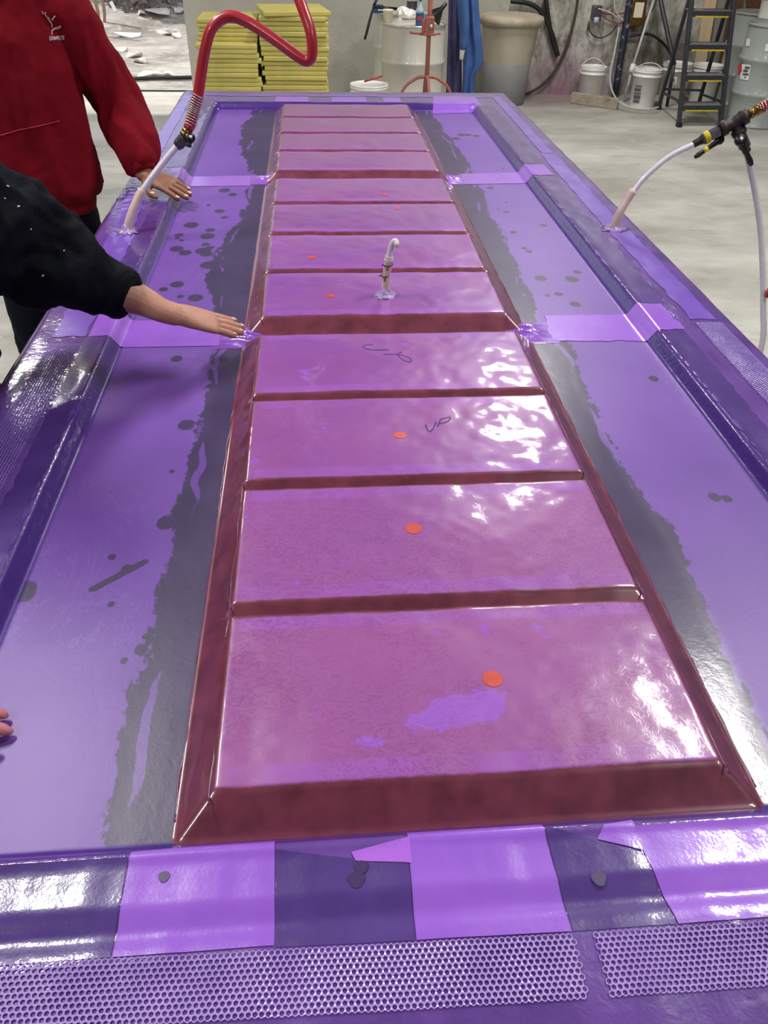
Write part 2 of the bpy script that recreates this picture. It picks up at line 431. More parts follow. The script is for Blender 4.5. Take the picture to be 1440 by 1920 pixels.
def remesh(mb, vox, smooth=4):
    me = bpy.data.meshes.new('tmp'); me.from_pydata([tuple(v) for v in mb.V], [], mb.F)
    bm = bmesh.new(); bm.from_mesh(me); bmesh.ops.recalc_face_normals(bm, faces=bm.faces); bm.to_mesh(me); bm.free()
    o = bpy.data.objects.new('tmp', me); C.objects.link(o)
    md = o.modifiers.new('r', 'REMESH'); md.mode = 'VOXEL'; md.voxel_size = vox
    if smooth:
        sm = o.modifiers.new('s', 'SMOOTH'); sm.factor = .5; sm.iterations = smooth
    dg = bpy.context.evaluated_depsgraph_get(); ev = o.evaluated_get(dg); m2 = ev.to_mesh()
    V = np.zeros(len(m2.vertices)*3); m2.vertices.foreach_get('co', V); N = np.zeros(len(V)); m2.vertices.foreach_get('normal', N)
    F = [tuple(p.vertices) for p in m2.polygons]
    ev.to_mesh_clear(); bpy.data.objects.remove(o); bpy.data.meshes.remove(me)
    return V.reshape(-1, 3), F, N.reshape(-1, 3)


# ================================================================== THE ROOM
def plane(name, V, m, **k): return obj(name, V, [tuple(range(len(V)))], m, smooth=False, **k)


YW = 9.38          # face of the back wall
jx = at(362, 166, Y=YW)[0]
b = MB().box((0, 1.75, -.05), (14, 15.4, .1)); tag(b.build('floor', M['floor'], smooth=False), kind='structure')
b = MB().box((0, 1.75, 5.25), (14, 15.4, .1)); tag(b.build('ceiling', M['ceiling'], smooth=False), kind='structure')
b = MB().box(((jx+7)/2, YW+.1, 2.6), (7-jx, .2, 5.2)).box(((jx-3.4-7)/2, YW+.1, 2.6), (7+jx-3.4, .2, 5.2)).box((jx-1.7, YW+.1, 4.3), (3.4, .2, 1.8))
tag(b.build('wall_back', M['wall'], smooth=False), kind='structure')
tag(MB().box((-7.05, 1.75, 2.6), (.1, 15.4, 5.2)).build('wall_left', M['wallplain'], smooth=False), kind='structure')
tag(MB().box((7.05, 1.75, 2.6), (.1, 15.4, 5.2)).build('wall_right', M['wallplain'], smooth=False), kind='structure')
tag(MB().box((0, -6, 2.6), (14, .1, 5.2)).build('wall_front', M['ceiling'], smooth=False), kind='structure')
b = MB().box((jx-1.7, YW+.02, .006), (3.4, .03, .012)); tag(b.build('trim_1', M['cable'], smooth=False), kind='structure')
# ceiling lamps; the two behind the camera only supply added fill
LG = None
for (x, y, wh) in LAMPS:
    if LG is None:
        LG = thing('ceiling_lamp', 'white strip lamp hung over the %s side of the shop floor' % wh, 'lamp', (x, y, LAMP_Z), 'ceiling lamps over the shop')
        MB().box((x, y, LAMP_Z+.06), (.46, 1.4, .10)).build('housing', M['white'], LG, bevel=.01)
        for q in (-.5, .5): MB().tube([(x, y+q, LAMP_Z+.1), (x, y+q, 5.2)], .006, 6).build('hanger', M['steel'], LG)
        L = LG
    else:
        L = dup(LG, (x, y, LAMP_Z), 'white strip lamp hung over the %s side of the shop floor' % wh)
    ld = bpy.data.lights.new('lamp_light', 'AREA'); ld.shape = 'RECTANGLE'; ld.size = .40; ld.size_y = 1.3; ld.energy = LAMP_POWER*(.22 if y < 0 else 1.); ld.color = (1, .985, .95)
    lo = bpy.data.objects.new('lamp_light', ld); C.objects.link(lo); lo.parent = L; lo.location = (0, 0, -.01)

# ================================================================== THE MOULD TABLE
BZ, FZ = .90, .93
XL0, XR0, XL1, XR1 = -.858, .895, -.668, .672       # outer / inner edge of the flange
Y0, Y1, YI0, YI1 = -.315, 4.20, -.072, 3.90
SLW = .026
PL, PG, GG, PW, CT = .2707, .0378, .1144, .305, .038
pan = [(k*(PL+PG)+(k//4)*(GG-PG)) for k in range(12)]
CH = .047


def indist(x, y):      # distance inside the recess edge (positive inside), rounded corners
    r = .03
    dx = np.minimum(x-XL1, XR1-x); dy = np.minimum(y-YI0, YI1-y)
    return np.where((dx < r) & (dy < r), r-np.hypot(np.maximum(r-dx, 0), np.maximum(r-dy, 0)), np.minimum(dx, dy))


def surf(x, y):
    x = np.asarray(x, float); y = np.asarray(y, float)
    d = indist(x, y)
    z = FZ-(FZ-BZ)*sstep(0, SLW, d)
    z = z+.0022*np.exp(-((d+.004)/.006)**2)
    e = np.minimum(np.minimum(x-XL0, XR0-x), np.minimum(y-Y0, Y1-y))
    z = z-.012*sstep(.018, 0, e)
    P = np.stack([x, y, 0*x], -1)
    fl = sstep(.0, -.02, d)
    z = z+fl*(.0011*fbm(P*np.array([22., 9, 1]), 2, 5)+.0009*fbm(P*9., 2, 9))
    # raised film pool at the left flange, and the lifted ruckle by the hand
    z = z+fl*.004*np.exp(-((x+.83)/.03)**2-((y-2.33)/.13)**2)*(1+fbm(P*70., 2, 3))
    z = z-.0045*np.exp(-((y+.156)/.014)**2)*fl+.0015*np.exp(-((y+.128)/.010)**2)*fl
    return z


table = thing('infusion_mould', 'long purple film covered mould table with a raised ladder-like foam core', 'mould table', (0, 1.95, 0))
gx = np.linspace(XL0, XR0, 351)
gy = np.concatenate([np.linspace(Y0, .9, 271)[:-1], np.linspace(.9, 2.2, 218)[:-1], np.linspace(2.2, Y1, 200)])
X, Y = np.meshgrid(gx, gy); Z = surf(X, Y); d = indist(X, Y)
a_field = sstep(SLW*.6, SLW*1.1, d); a_step = sstep(-.003, .006, d)*sstep(SLW*1.25, SLW*.8, d)
side = np.maximum(np.abs(X)-.352, np.maximum(-.03-Y, Y-(pan[-1]+PL+.05)))
wid = np.where(X < 0, .078, .066)+.012*fbm(np.stack([Y*2.3, X*0+(X > 0)*9., 0*X], -1), 2, 2)
wid = wid+np.where(X < 0, .05*np.exp(-((Y-1.75)/.35)**2)+.07*np.exp(-((Y-3.4)/.5)**2), .035*np.exp(-((Y-1.15)/.12)**2)+.05*np.exp(-((Y-3.0)/.9)**2))
a_wet = (wid-side)/.11*a_field-(1-a_field)
a_wet = np.where((np.abs(Y-1.295) < .072) & (side > .05), -1, a_wet); a_wet = np.where((np.abs(Y-2.635) < .072) & (side > .05), -1, a_wet)
wb = .011*fbm(np.stack([Y*9, 0*X+(X > 0)*5., 0*X], -1), 3, 71)
a_gap = np.exp(-((side-.74*wid-wb)/.0085)**2)*(.74+.5*fbm(np.stack([Y*7, 0*X+(X > 0)*3., 0*X], -1), 2, 77))
spots = [(-.447, .865, .018, 1), (-.444, .546, .017, 1), (-.455, .70, .006, 1), (-.439, .254, .010, 1), (-.642, .385, .022, 1), (.554, .568, .012, 1.), (.575, .562, .010, 1), (.599, 1.018, .012, 1), (.53, 1.44, .016, 1),
         (-.425, .195, .007, 1), (-.43, .18, .006, 1), (-.44, .17, .005, 1), (-.46, .235, .006, 1), (-.49, .43, .010, 1), (-.50, .35, .006, 1), (-.505, 1.16, .014, 1), (-.52, .46, .007, 1), (-.437, .28, .006, 1),
         (-.128, -.112, .011, 1), (-.137, -.128, .012, 1), (.115, -.135, .010, 1), (-.352, -.1, .008, .8)]
for k in range(26):
    spots.append((random.uniform(-.62, -.44), random.uniform(1.45, 2.5), random.uniform(.008, .026), 1))
for k in range(22):
    spots.append((random.uniform(.46, .62), random.uniform(1.5, 3.6), random.uniform(.006, .022), 1))
a_spot = np.zeros_like(X)
for sx, sy, sr, k in spots: a_spot = np.maximum(a_spot, np.clip(1-.5*np.hypot((X-sx), (Y-sy)*.85)/sr, 0, 1))
# the diagonal smear on the left field
tt = np.clip(((X+.535)*.07+(Y-.385)*.06)/(.07**2+.06**2), 0, 1); a_spot = np.maximum(a_spot, np.clip(1-.5*np.hypot(X+.535-tt*.07, Y-.385-tt*.06)/.007, 0, 1))
a_gloss = np.clip(1-a_field+.8*sstep(.02, -.02, side-wid*.8)*sstep(-.4, .3, 1.2-Y)*np.where(X > 0, 1, .3), 0, 1)
a_wr = .06+(1-a_field)*.12
a_wr = a_wr+(1-a_field)*(.55*np.exp(-((X+.72)/.06)**2-((Y-.85)/.2)**2)+.55*np.exp(-((X+.45)/.16)**2-((Y+.12)/.035)**2)+.5*np.exp(-((X-.27)/.14)**2-((Y+.135)/.035)**2)+.3*np.exp(-((Y+.135)/.02)**2)+.9*np.exp(-((X+.81)/.05)**2-((Y-2.35)/.18)**2)+.35*np.exp(-((X-.74)/.03)**2-((Y-1.5)/.5)**2))
nx, ny = len(gx), len(gy)
idx = np.arange(nx*ny).reshape(ny, nx)
F = np.stack([idx[:-1, :-1], idx[:-1, 1:], idx[1:, 1:], idx[1:, :-1]], -1).reshape(-1, 4).tolist()
flat = lambda a: np.asarray(a).ravel()
obj('bagging_film', np.stack([flat(X), flat(Y), flat(Z)], 1), F, M['film'], table, attrs=dict(field=flat(a_field), step=flat(a_step), wet=flat(a_wet), gap=flat(a_gap), spot=flat(a_spot), gloss=flat(a_gloss), wrinkle=flat(a_wr)))
# mould laminate under the film, rim skirt and steel frame
mb = MB().box(((XL0+XR0)/2, (Y0+Y1)/2, .865), (XR0-XL0-.01, Y1-Y0-.01, .06)); mb.build('mould_base', M['dark'], table, bevel=.008)
mb = MB()
for (a, b_) in (((XL0+.004, Y0), (XL0+.004, Y1)), ((XR0-.004, Y0), (XR0-.004, Y1)), ((XL0, Y0+.004), (XR0, Y0+.004)), ((XL0, Y1-.004), (XR0, Y1-.004))):
    mb.bar((*a, .885), (*b_, .885), .008, .062, (1, 0, 0) if a[0] == b_[0] else (0, 1, 0))
mb.build('rim_skirt', M['film'], table, smooth=False, attrs={k: [0.]*len(mb.V) for k in ('field', 'step', 'gap', 'spot')} | {'wet': [-1.]*len(mb.V), 'gloss': [1.]*len(mb.V), 'wrinkle': [.2]*len(mb.V)})
for x in (-.62, .66):
    for y in (.1, 2.0, 3.9):
        MB().box((x, y, .42), (.07, .07, .83)).build('leg', M['grey'], table, bevel=.004)
for x in (-.62, .66): MB().box((x, 2, .80), (.06, 4.1, .07)).build('frame_rail', M['grey'], table, bevel=.004)


def core_h(x, y, y0, rear, front):
    """height of one panel cell above the recess; front/rear: True when that side is the open end of a block"""
    hx = np.clip((.352-np.abs(x))/CH, 0, 1)
    hy0 = np.clip((y-(y0-CH))/CH, 0, 1) if front else .62+.38*np.clip((y-(y0-PG*.5))/(PG*.45), 0, 1)
    y1 = y0+PL
    hy1 = np.clip(((y1+CH)-y)/CH, 0, 1) if rear else .62+.38*np.clip(((y1+PG*.5)-y)/(PG*.45), 0, 1)
    k = .13
    def smin(a, b_):
        h = np.clip(.5+.5*(b_-a)/k, 0, 1); return b_*(1-h)+a*h-k*h*(1-h)
    return smin(smin(smin(hx, hy0), hy1), 1.0)/.97


def core_z(x, y, y0, rear, front):
    P = np.stack([x, y, 0*x], -1)
    h = core_h(x, y, y0, rear, front)
    return BZ+.0012+CT*h+.003*h*np.cos(np.clip(x/.305, -1, 1)*1.57)*np.cos(np.clip((y-y0-PL/2)/(PL/2), -1, 1)*1.57)+h*(.0010*fbm(P*11., 2, 21)+.0007*fbm(P*26., 2, 4))


dots = {0: [(.05, .137, .014)], 1: [(-.022, .458, .014)], 2: [(-.018, .743, .0125)], 4: [(-.136, 1.421, .011)], 5: [(-.183, 1.702, .013)], 6: [(.106, 2.149, .012)], 7: [(.073, 2.305, .012)], 10: [(.163, 3.16, .016)]}
inks = {3: [[(590, 140), (553, 148), (575, 163), (655, 163)], [(632, 183), (690, 183), (735, 195), (740, 213), (712, 206), (690, 184), (705, 172)]],
        2: [[(800, 460), (812, 487), (828, 480), (842, 450)], [(848, 468), (860, 440)], [(860, 440), (897, 432), (890, 447), (858, 458)]]}
for k, y0 in enumerate(pan):
    front, rear = k % 4 == 0, k % 4 == 3
    ya = y0-(CH+.003 if front else PG/2); yb = y0+PL+(CH+.003 if rear else PG/2)
    st = .004 if k < 4 else .006 if k < 8 else .009
    X, Y = np.meshgrid(np.linspace(-.356, .356, int(.712/st)), np.linspace(ya, yb, max(12, int((yb-ya)/st))))
    Z = core_z(X, Y, y0, rear, front)
    ins = np.minimum(np.minimum(.305-np.abs(X), Y-y0), y0+PL-Y)
    red = sstep(.004, -.006, ins)
    bl = np.zeros_like(X)
    if k == 0: bl = np.maximum(np.exp(-((X+.0-.0)/.085)**2-((Y-.085+.2*(X+.03)*-1)/.035)**2)*.95, np.exp(-((X+.12)/.025)**2-((Y-.05)/.012)**2)*.8)
    if k in (1, 2, 3, 5, 7): bl = .45*np.exp(-((X+.12)/.05)**2-((Y-y0-.08)/.02)**2)
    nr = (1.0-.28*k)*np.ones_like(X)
    n_, m_ = X.shape[1], X.shape[0]; idx = np.arange(n_*m_).reshape(m_, n_)
    F = np.stack([idx[:-1, :-1], idx[:-1, 1:], idx[1:, 1:], idx[1:, :-1]], -1).reshape(-1, 4).tolist()
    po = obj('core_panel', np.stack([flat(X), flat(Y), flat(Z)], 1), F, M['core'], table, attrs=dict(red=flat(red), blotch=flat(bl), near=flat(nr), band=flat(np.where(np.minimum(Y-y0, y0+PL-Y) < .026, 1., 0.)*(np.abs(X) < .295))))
    for (dx, dy, dr) in dots.get(k, []):
        mb = MB(); R = []
        for rr in (1, .6, .05):
            R.append([(dx+dr*rr*math.cos(a), dy+dr*rr*math.sin(a), float(core_z(np.array(dx+dr*rr*math.cos(a)), np.array(dy+dr*rr*math.sin(a)), y0, rear, front))+.0006) for a in np.linspace(0, 6.283, 20, endpoint=False)])
        mb.rings(R, cap=False).add([(0, 0, 0)]*0, []); mb.F.append(tuple(40+j for j in range(20)))
        tag(mb.build('orange_dot', M['orange'], po), 'round orange dot showing through the purple film')
    for st_ in inks.get(k, []):
        P = [at(420+u/2.118, 580+v/2.118, Z=BZ+CT) for u, v in st_]
        P = spline(P, 24); P = [(p[0], p[1], float(core_z(np.array(p[0]), np.array(p[1]), y0, rear, front))+.0004) for p in P]
        MB().tube(P, [(.0014, .0005)]*len(P), 6).build('marker_stroke', M['ink'], po)


# fabric strips and patches lying under the film: each a thin sheet of its own following the mould
def sheet(name, poly, m, label=None, step=.008, lift=.0012, jag=0.):
    """poly: four corners (x,y) in order; the sheet follows the mould surface"""
    p = np.array(poly, float); nu = max(3, int(max(np.linalg.norm(p[1]-p[0]), np.linalg.norm(p[2]-p[3]))/step)); nv = max(3, int(max(np.linalg.norm(p[3]-p[0]), np.linalg.norm(p[2]-p[1]))/step))
    nu, nv = min(nu, 260), min(nv, 260)
    U, V_ = np.meshgrid(np.linspace(0, 1, nu), np.linspace(0, 1, nv))
    Q = (p[0]*((1-U)*(1-V_))[..., None]+p[1]*(U*(1-V_))[..., None]+p[2]*(U*V_)[..., None]+p[3]*((1-U)*V_)[..., None])
    if jag:
        PP = np.stack([Q[..., 0]*40, Q[..., 1]*40, 0*U], -1); ed = (np.abs(2*U-1)**6)
        Q[..., 0] += jag*ed*fbm(PP, 3, 31); ed = (np.abs(2*V_-1)**6); Q[..., 1] += jag*ed*fbm(PP, 3, 41)
    z = surf(Q[..., 0], Q[..., 1])+lift
    idx = np.arange(nu*nv).reshape(nv, nu); F = np.stack([idx[:-1, :-1], idx[:-1, 1:], idx[1:, 1:], idx[1:, :-1]], -1).reshape(-1, 4).tolist()
    o = obj(name, np.c_[flat(Q[..., 0]), flat(Q[..., 1]), flat(z)], F, m, table)
    return tag(o, label)


LB = 'bright violet fabric strip'
sheet('fabric_strip', [(-.714, 1.222), (-.412, 1.222), (-.418, 1.372), (-.714, 1.372)], M['light'], LB)
sheet('fabric_strip', [(.412, 1.217), (.742, 1.208), (.738, 1.366), (.424, 1.366)], M['light'], LB, jag=.004)
sheet('fabric_strip', [(-.712, 2.54), (-.412, 2.548), (-.417, 2.684), (-.712, 2.665)], M['light'], LB)
sheet('fabric_strip', [(.405, 2.562), (.755, 2.58), (.75, 2.733), (.414, 2.705)], M['light'], LB)
sheet('fabric_strip', [(.44, 3.80), (.70, 3.83), (.70, 4.07), (.475, 4.07)], M['light'], LB)
for x0_, x1_ in ((-.36, -.19), (-.07, .11), (.2, .29)): sheet('fabric_strip', [(x0_, 3.90), (x1_, 3.90), (x1_, 4.04), (x0_, 4.04)], M['light'], LB)
sheet('fabric_strip', [(-.392, -.178), (-.232, -.178), (-.235, -.060), (-.392, -.07)], M['light'], LB, step=.004)
sheet('fabric_strip', [(-.088, -.183), (.072, -.186), (.070, -.066), (-.086, -.064)], M['light'], LB, step=.004)
sheet('fabric_strip', [(.186, -.186), (.885, -.186), (.885, -.075), (.172, -.078)], M['light'], LB, step=.004)
sheet('fabric_scrap', [(-.146, -.096), (-.084, -.104), (-.084, -.074), (-.150, -.086)], M['pink'], 'pinkish torn scrap of film', step=.004, lift=.0016)
sheet('fabric_scrap', [(.128, -.090), (.175, -.106), (.175, -.07), (.140, -.074)], M['light'], None, step=.004, lift=.0016)
# darker double-layer patches on the flange between the bright strips
for poly in ([(-.85, -.178), (-.394, -.178), (-.394, -.076), (-.85, -.076)], [(-.230, -.18), (-.090, -.183), (-.088, -.104), (-.233, -.078)], [(.074, -.186), (.184, -.186), (.172, -.108), (.072, -.07)]):
    sheet('fabric_panel', poly, M['dark'], 'dark purple double layer patch', step=.005, lift=.0008)
for poly in ([(-.718, -.07), (-.669, -.07), (-.669, 1.220), (-.718, 1.220)], [(-.72, 1.374), (-.669, 1.374), (-.669, 2.535), (-.72, 2.535)], [(-.74, 2.69), (-.669, 2.69), (-.669, 3.9), (-.74, 3.9)], [(.673, .1), (.735, .1), (.735, 1.206), (.673, 1.206)], [(.673, 1.37), (.742, 1.37), (.75, 2.575), (.673, 2.575)], [(.673, 2.738), (.755, 2.738), (.755, 3.86), (.673, 3.86)]):
    sheet('fabric_panel', poly, M['dark'], 'dark purple double layer patch', lift=.0007, jag=.004)
# pale strips running along both long flanges
sheet('peel_strip', [(-.80, 1.225), (-.722, 1.225), (-.728, 2.0), (-.802, 2.0)], M['lav'], jag=.004)
sheet('peel_strip', [(-.806, 2.003), (-.74, 2.003), (-.775, 2.6), (-.83, 2.6)], M['lav'], jag=.004)
sheet('peel_strip', [(-.842, 2.605), (-.785, 2.605), (-.79, 4.06), (-.838, 4.06)], M['lav'], jag=.003)
sheet('peel_strip', [(.778, 1.265), (.846, 1.265), (.842, 1.96), (.772, 1.96)], M['lav'], jag=.003)
sheet('peel_strip', [(.770, 1.963), (.838, 1.963), (.84, 2.9), (.778, 2.9)], M['lav'], jag=.003)
sheet('peel_strip', [(.785, 2.905), (.835, 2.905), (.84, 4.08), (.795, 4.08)], M['lav'], jag=.003)
sheet('peel_strip', [(-.75, 4.05), (.78, 4.05), (.78, 4.09), (-.75, 4.09)], M['lav'], jag=.003)


def netting(poly, pitch=.0063):
    p = np.array(poly, float); ux = unit(np.r_[p[1]-p[0], 0])[:2]; Lx = np.linalg.norm(p[1]-p[0]); Ly = np.linalg.norm(p[3]-p[0]); uy = np.array([-ux[1], ux[0]])
    nc = int(Lx/pitch); nr = int(Ly/(pitch*.866)); cx, cy = [], []
    for r in range(nr):
        sh = .5*(r % 2)
        for c in range(nc): cx.append((c+sh)*pitch); cy.append(r*pitch*.866)
    cx, cy = np.array(cx), np.array(cy)
    n = 12; an = np.linspace(0, 2*math.pi, n, endpoint=False)+math.pi/6
    hexr = pitch/2/np.cos(((an-math.pi/6+math.pi/6) % (math.pi/3))-math.pi/6)*1.0
    hexr = np.where(np.arange(n) % 2 == 0, pitch/math.sqrt(3), pitch/2)
    r_in = pitch*.365
    ou = np.stack([hexr*np.cos(an), hexr*np.sin(an)], 1); mi = np.stack([pitch*.41*np.cos(an), pitch*.41*np.sin(an)], 1); inn = np.stack([r_in*np.cos(an), r_in*np.sin(an)], 1)
    loc = np.concatenate([ou, inn])                                   # 24 per cell
    lx = cx[:, None]+loc[None, :, 0]; ly = cy[:, None]+loc[None, :, 1]
    wx = p[0][0]+lx*ux[0]+ly*uy[0]; wy = p[0][1]+lx*ux[1]+ly*uy[1]
    z = surf(wx, wy)+.0020; z[:, n:] -= .0003
    V = np.stack([wx, wy, z], -1).reshape(-1, 3)
    j = np.arange(n); j2 = (j+1) % n
    q = np.stack([j, j2, n+j2, n+j], 1); Fq = (np.arange(len(cx))*24)[:, None, None]+q[None]
    return V, Fq.reshape(-1, 4).tolist()


for poly in ([(-.84, -.228), (.078, -.246), (.080, -.182), (-.84, -.164)], [(.096, -.246), (.88, -.250), (.88, -.187), (.094, -.184)], [(-.738, .12), (-.728, 1.19), (-.796, 1.19), (-.812, .12)], [(.846, .1), (.848, 1.25), (.780, 1.25), (.775, .1)]):
    V, F = netting(poly); o = obj('flow_mesh', V, F, M['net'] if poly[0][1] < 0 else M['net2'], table); tag(o, 'pale perforated flow mesh strip', kind='stuff')

# pleats of film pinched where two core blocks meet
for yc in (1.267, 2.606+.02):
    for s in (-1, 1):
        X, Y = np.meshgrid(np.linspace(.30, .43, 34), np.linspace(-.06, .06, 34)); 
        e = np.exp(-((X-.345)/.05)**2)*np.cos(np.clip(Y/.06, -1, 1)*math.pi/2)**1.2
        ridge = 1-np.abs(np.sin((Y*95+X*30*s+1.2*fbm(np.stack([X*30, Y*30, 0*X+yc], -1), 2, 8))))
        Z = BZ+.0005+e*(.007+.013*ridge**2.5)*np.clip((.43-X)/.06, 0, 1)
        n_ = 34; idx = np.arange(n_*n_).reshape(n_, n_); F = np.stack([idx[:-1, :-1], idx[:-1, 1:], idx[1:, 1:], idx[1:, :-1]], -1).reshape(-1, 4).tolist()
        obj('film_pleat', np.stack([flat(s*X), flat(Y+yc), flat(Z)], 1), F, M['pleat'], table)


for blk in range(3):
    ya, yb = pan[blk*4]-.03, pan[blk*4+3]+PL+.03
    for s in (-1, 1):
        for xo, zo, am in ((.357, .0012, .0016), (.3125, None, .0022)):
            ys_ = np.linspace(ya+.01, yb-.01, int((yb-ya)/.012)); xs_ = s*(xo+am*fbm(np.stack([ys_*24, 0*ys_+xo*50, 0*ys_+s*9], -1), 3, 91))
            zs_ = np.full(len(ys_), BZ+zo) if zo else np.array([float(core_z(np.array(x_), np.array(y_), pan[blk*4], False, False)) for x_, y_ in zip(xs_, np.full(len(ys_), pan[blk*4]+.13))])
            if not zo: zs_ = zs_-.0006-.0035*np.clip(fbm(np.stack([ys_*9, 0*ys_, 0*ys_], -1), 2, 5), 0, 1)
            MB().tube(np.stack([xs_, ys_, zs_], 1), [(.0012, .0009)]*len(ys_), 6).build('film_crease', M['crease'], table)
for sx, sy, sr in ((-.140, -.104, .0075), (-.146, -.118, .009), (.116, -.135, .008), (-.352, -.1, .006)):
    R = [[(sx+sr*q*math.cos(a)*(1+.12*math.sin(3*a)), sy+sr*q*math.sin(a), float(surf(np.array(sx), np.array(sy)))+.0023) for a in np.linspace(0, 6.283, 18, endpoint=False)] for q in (1, .02)]
    MB().rings(R, cap=False).build('resin_spot', M['spot'], table)


# ================================================================== HOSES AND SPIGOTS
def collar(c, r, name, parent, seed):
    rnd = random.Random(seed); n = 40; R = []
    spike = [1+.5*max(0, rnd.gauss(0, .6)) for _ in range(n)]
    for k, (f_, z) in enumerate(((1, .0008), (.72, .004), (.5, .007), (.36, .016), (.3, .02))):
        R.append([(c[0]+r*f_*(1+(spike[i]-1)*max(0, 1-k*.35))*math.cos(2*math.pi*i/n), c[1]+r*f_*(1+(spike[i]-1)*max(0, 1-k*.35))*math.sin(2*math.pi*i/n), c[2]+z+rnd.uniform(0, .004)*(k > 0)) for i in range(n)])
    MB().rings(R).build(name, M['putty'], parent)


def coil(P, R, r, turns, seg=16):
    P = spline(P, turns*seg); out = []; u = np.array((0, 0, 1.))
    for i in range(len(P)):
        d = unit(P[min(i+1, len(P)-1)]-P[max(i-1, 0)]); u = unit(u-d*np.dot(u, d)); s = np.cross(d, u); a = 2*math.pi*i/seg
        out.append(P[i]+R*(math.cos(a)*s+math.sin(a)*u))
    return MB().tube(out, r, 6)


def valve_handle(parent, pivot, tip, nrm, m=None, wd=.020, band=False):
    d = unit(np.array(tip)-pivot); mb = MB(); L = np.linalg.norm(np.array(tip)-pivot)
    mb.lathe([(.001, -.006), (wd*.75, -.006), (wd*.75, .007), (.001, .007)], pivot, 18, axis=nrm)
    P = [pivot+d*L*t+unit(nrm)*.005 for t in (0, .3, .6, .85, 1)]
    mb.tube(P, [(wd*.62, .005), (wd*.5, .005), (wd*.38, .005), (wd*.5, .006), (wd*.3, .005)], 10, up=nrm, seg=14)
    h = mb.build('handle', m or M['blackp'], parent)
    if band: MB().tube([P[0]+d*L*.5, P[0]+d*L*.66], [(wd*.46, .0065)]*2, 10, up=nrm).build('yellow_grip_band', M['yellow'], h)
    else: MB().lathe([(.0005, .007), (.006, .007), (.005, .011), (.0005, .011)], pivot, 12, axis=nrm).build('pivot_screw', M['steel'], h)
    return h


# --- centre spigot on the eighth... fifth panel
c5 = at(722, 555, Z=BZ+CT); t = thing('vent_spigot', 'short pale tube stub with folded tip taped shut in the middle of the core', 'tube', tuple(c5))
P = [c5, at(724, 527, Y=c5[1]+.005), at(727, 497, Y=c5[1]+.01), at(730, 480, Y=c5[1]+.012)]
MB().tube(P, [.0125, .0105, .0105, .011], 14, seg=12).build('sleeve', M['sleeve'], t)
P2 = [at(729, 488, Y=c5[1]+.012), at(731, 474, Y=c5[1]+.012), at(735, 458, Y=c5[1]+.012), at(741, 452, Y=c5[1]+.008), at(745, 460, Y=c5[1])]
MB().tube(P2, [.0105, .0078, .0075, .0075, .0075], 14, seg=20).build('tube', M['tube'], t)
MB().ell(at(729, 487, Y=c5[1]+.012), (.0125, .0125, .010)).build('tape_bulge', M['tube'], t)
MB().ell(at(744, 459, Y=c5[1]-.002), (.006, .006, .008)).build('tip_plug', M['cream'], t)
for (px, py, e) in ((728, 496, (.010, .003)), (723, 516, (.012, -.012))):
    q = at(px, py, Y=c5[1]+.008); mb = MB().tube([q+.0118*np.array((math.cos(a), math.sin(a), .08*math.cos(a))) for a in np.linspace(0, 6.3, 22)], .0014, 6)
    mb.tube([q+np.array((-.011, -.004, 0)), q+np.array((-.018, -.009, .002))], .0013, 6).tube([q+np.array((-.002, -.012, 0)), q+np.array((-.004, -.014, -.011))], .0013, 6)
    mb.build('cable_tie', M['cable'], t)
collar(c5, .030, 'sealant_collar', t, 3)

# --- left feed hose
lb = at(238, 434, Z=FZ+.001); t = thing('feed_hose', 'red hose with spring guard, valve and white tube feeding the left flange', 'hose', tuple(lb))
dY = lambda px, py, dy: at(px, py, Y=lb[1]+dy)
MB().tube([lb, dY(245, 405, .01), dY(257, 375, .03), dY(267, 356, .045)], [.0145, .0125, .0125, .013], 14, seg=14).build('sleeve', M['sleeve'], t)
MB().tube([dY(264, 362, .04), dY(290, 325, .06), dY(318, 290, .08), dY(332, 274, .09)], .0098, 14, seg=14).build('tube', M['tube'], t)
va, vb_ = dY(332, 275, .09), dY(347, 256, .10); ax = unit(vb_-va)
MB().lathe([(.010, -.004), (.013, 0), (.0165, .008), (.0165, .030), (.013, .034), (.013, .042)], va, 6, axis=ax).build('valve_body', M['grey'], t, smooth=False)
pv = dY(356, 259, .085); valve_handle(t, pv, dY(352, 277, .075), -CF+CR*.6, wd=.020)
ba, bb_ = dY(346, 256, .10), dY(358, 232, .11); ax = unit(bb_-ba)
mb = MB().lathe([(.0165, 0), (.0165, .008), (.013, .010), (.016, .013), (.016, .018), (.0135, .02), (.0135, .028)], ba, 12, axis=ax); mb.build('brass_fitting', M['brass'], t)
hp = [(353, 242, .105), (358, 230, .11), (366, 200, .12), (372, 176, .125), (377, 140, .13), (385, 92, .14), (398, 52, .15), (428, 31, .16), (465, 42, .15), (512, 72, .12), (556, 104, .09), (576, 114, .08), (585, 100, .08), (582, 60, .09), (567, 15, .12), (552, -30, .16), (535, -120, .22), (530, -300, .3)]
P = [dY(*q) for q in hp]; P += [P[-1]+np.array((.02, .1, .8)), P[-1]+np.array((.03, .15, 2.1))]
MB().tube(P, .0158, 14, seg=110).build('hose', M['red'], t)
coil([dY(356, 234, .11), dY(362, 212, .117), dY(367, 196, .12), dY(373, 176, .125)], .0182, .0016, 13).build('spring_guard', M['steel'], t)
collar(lb, .030, 'sealant_collar', t, 5)

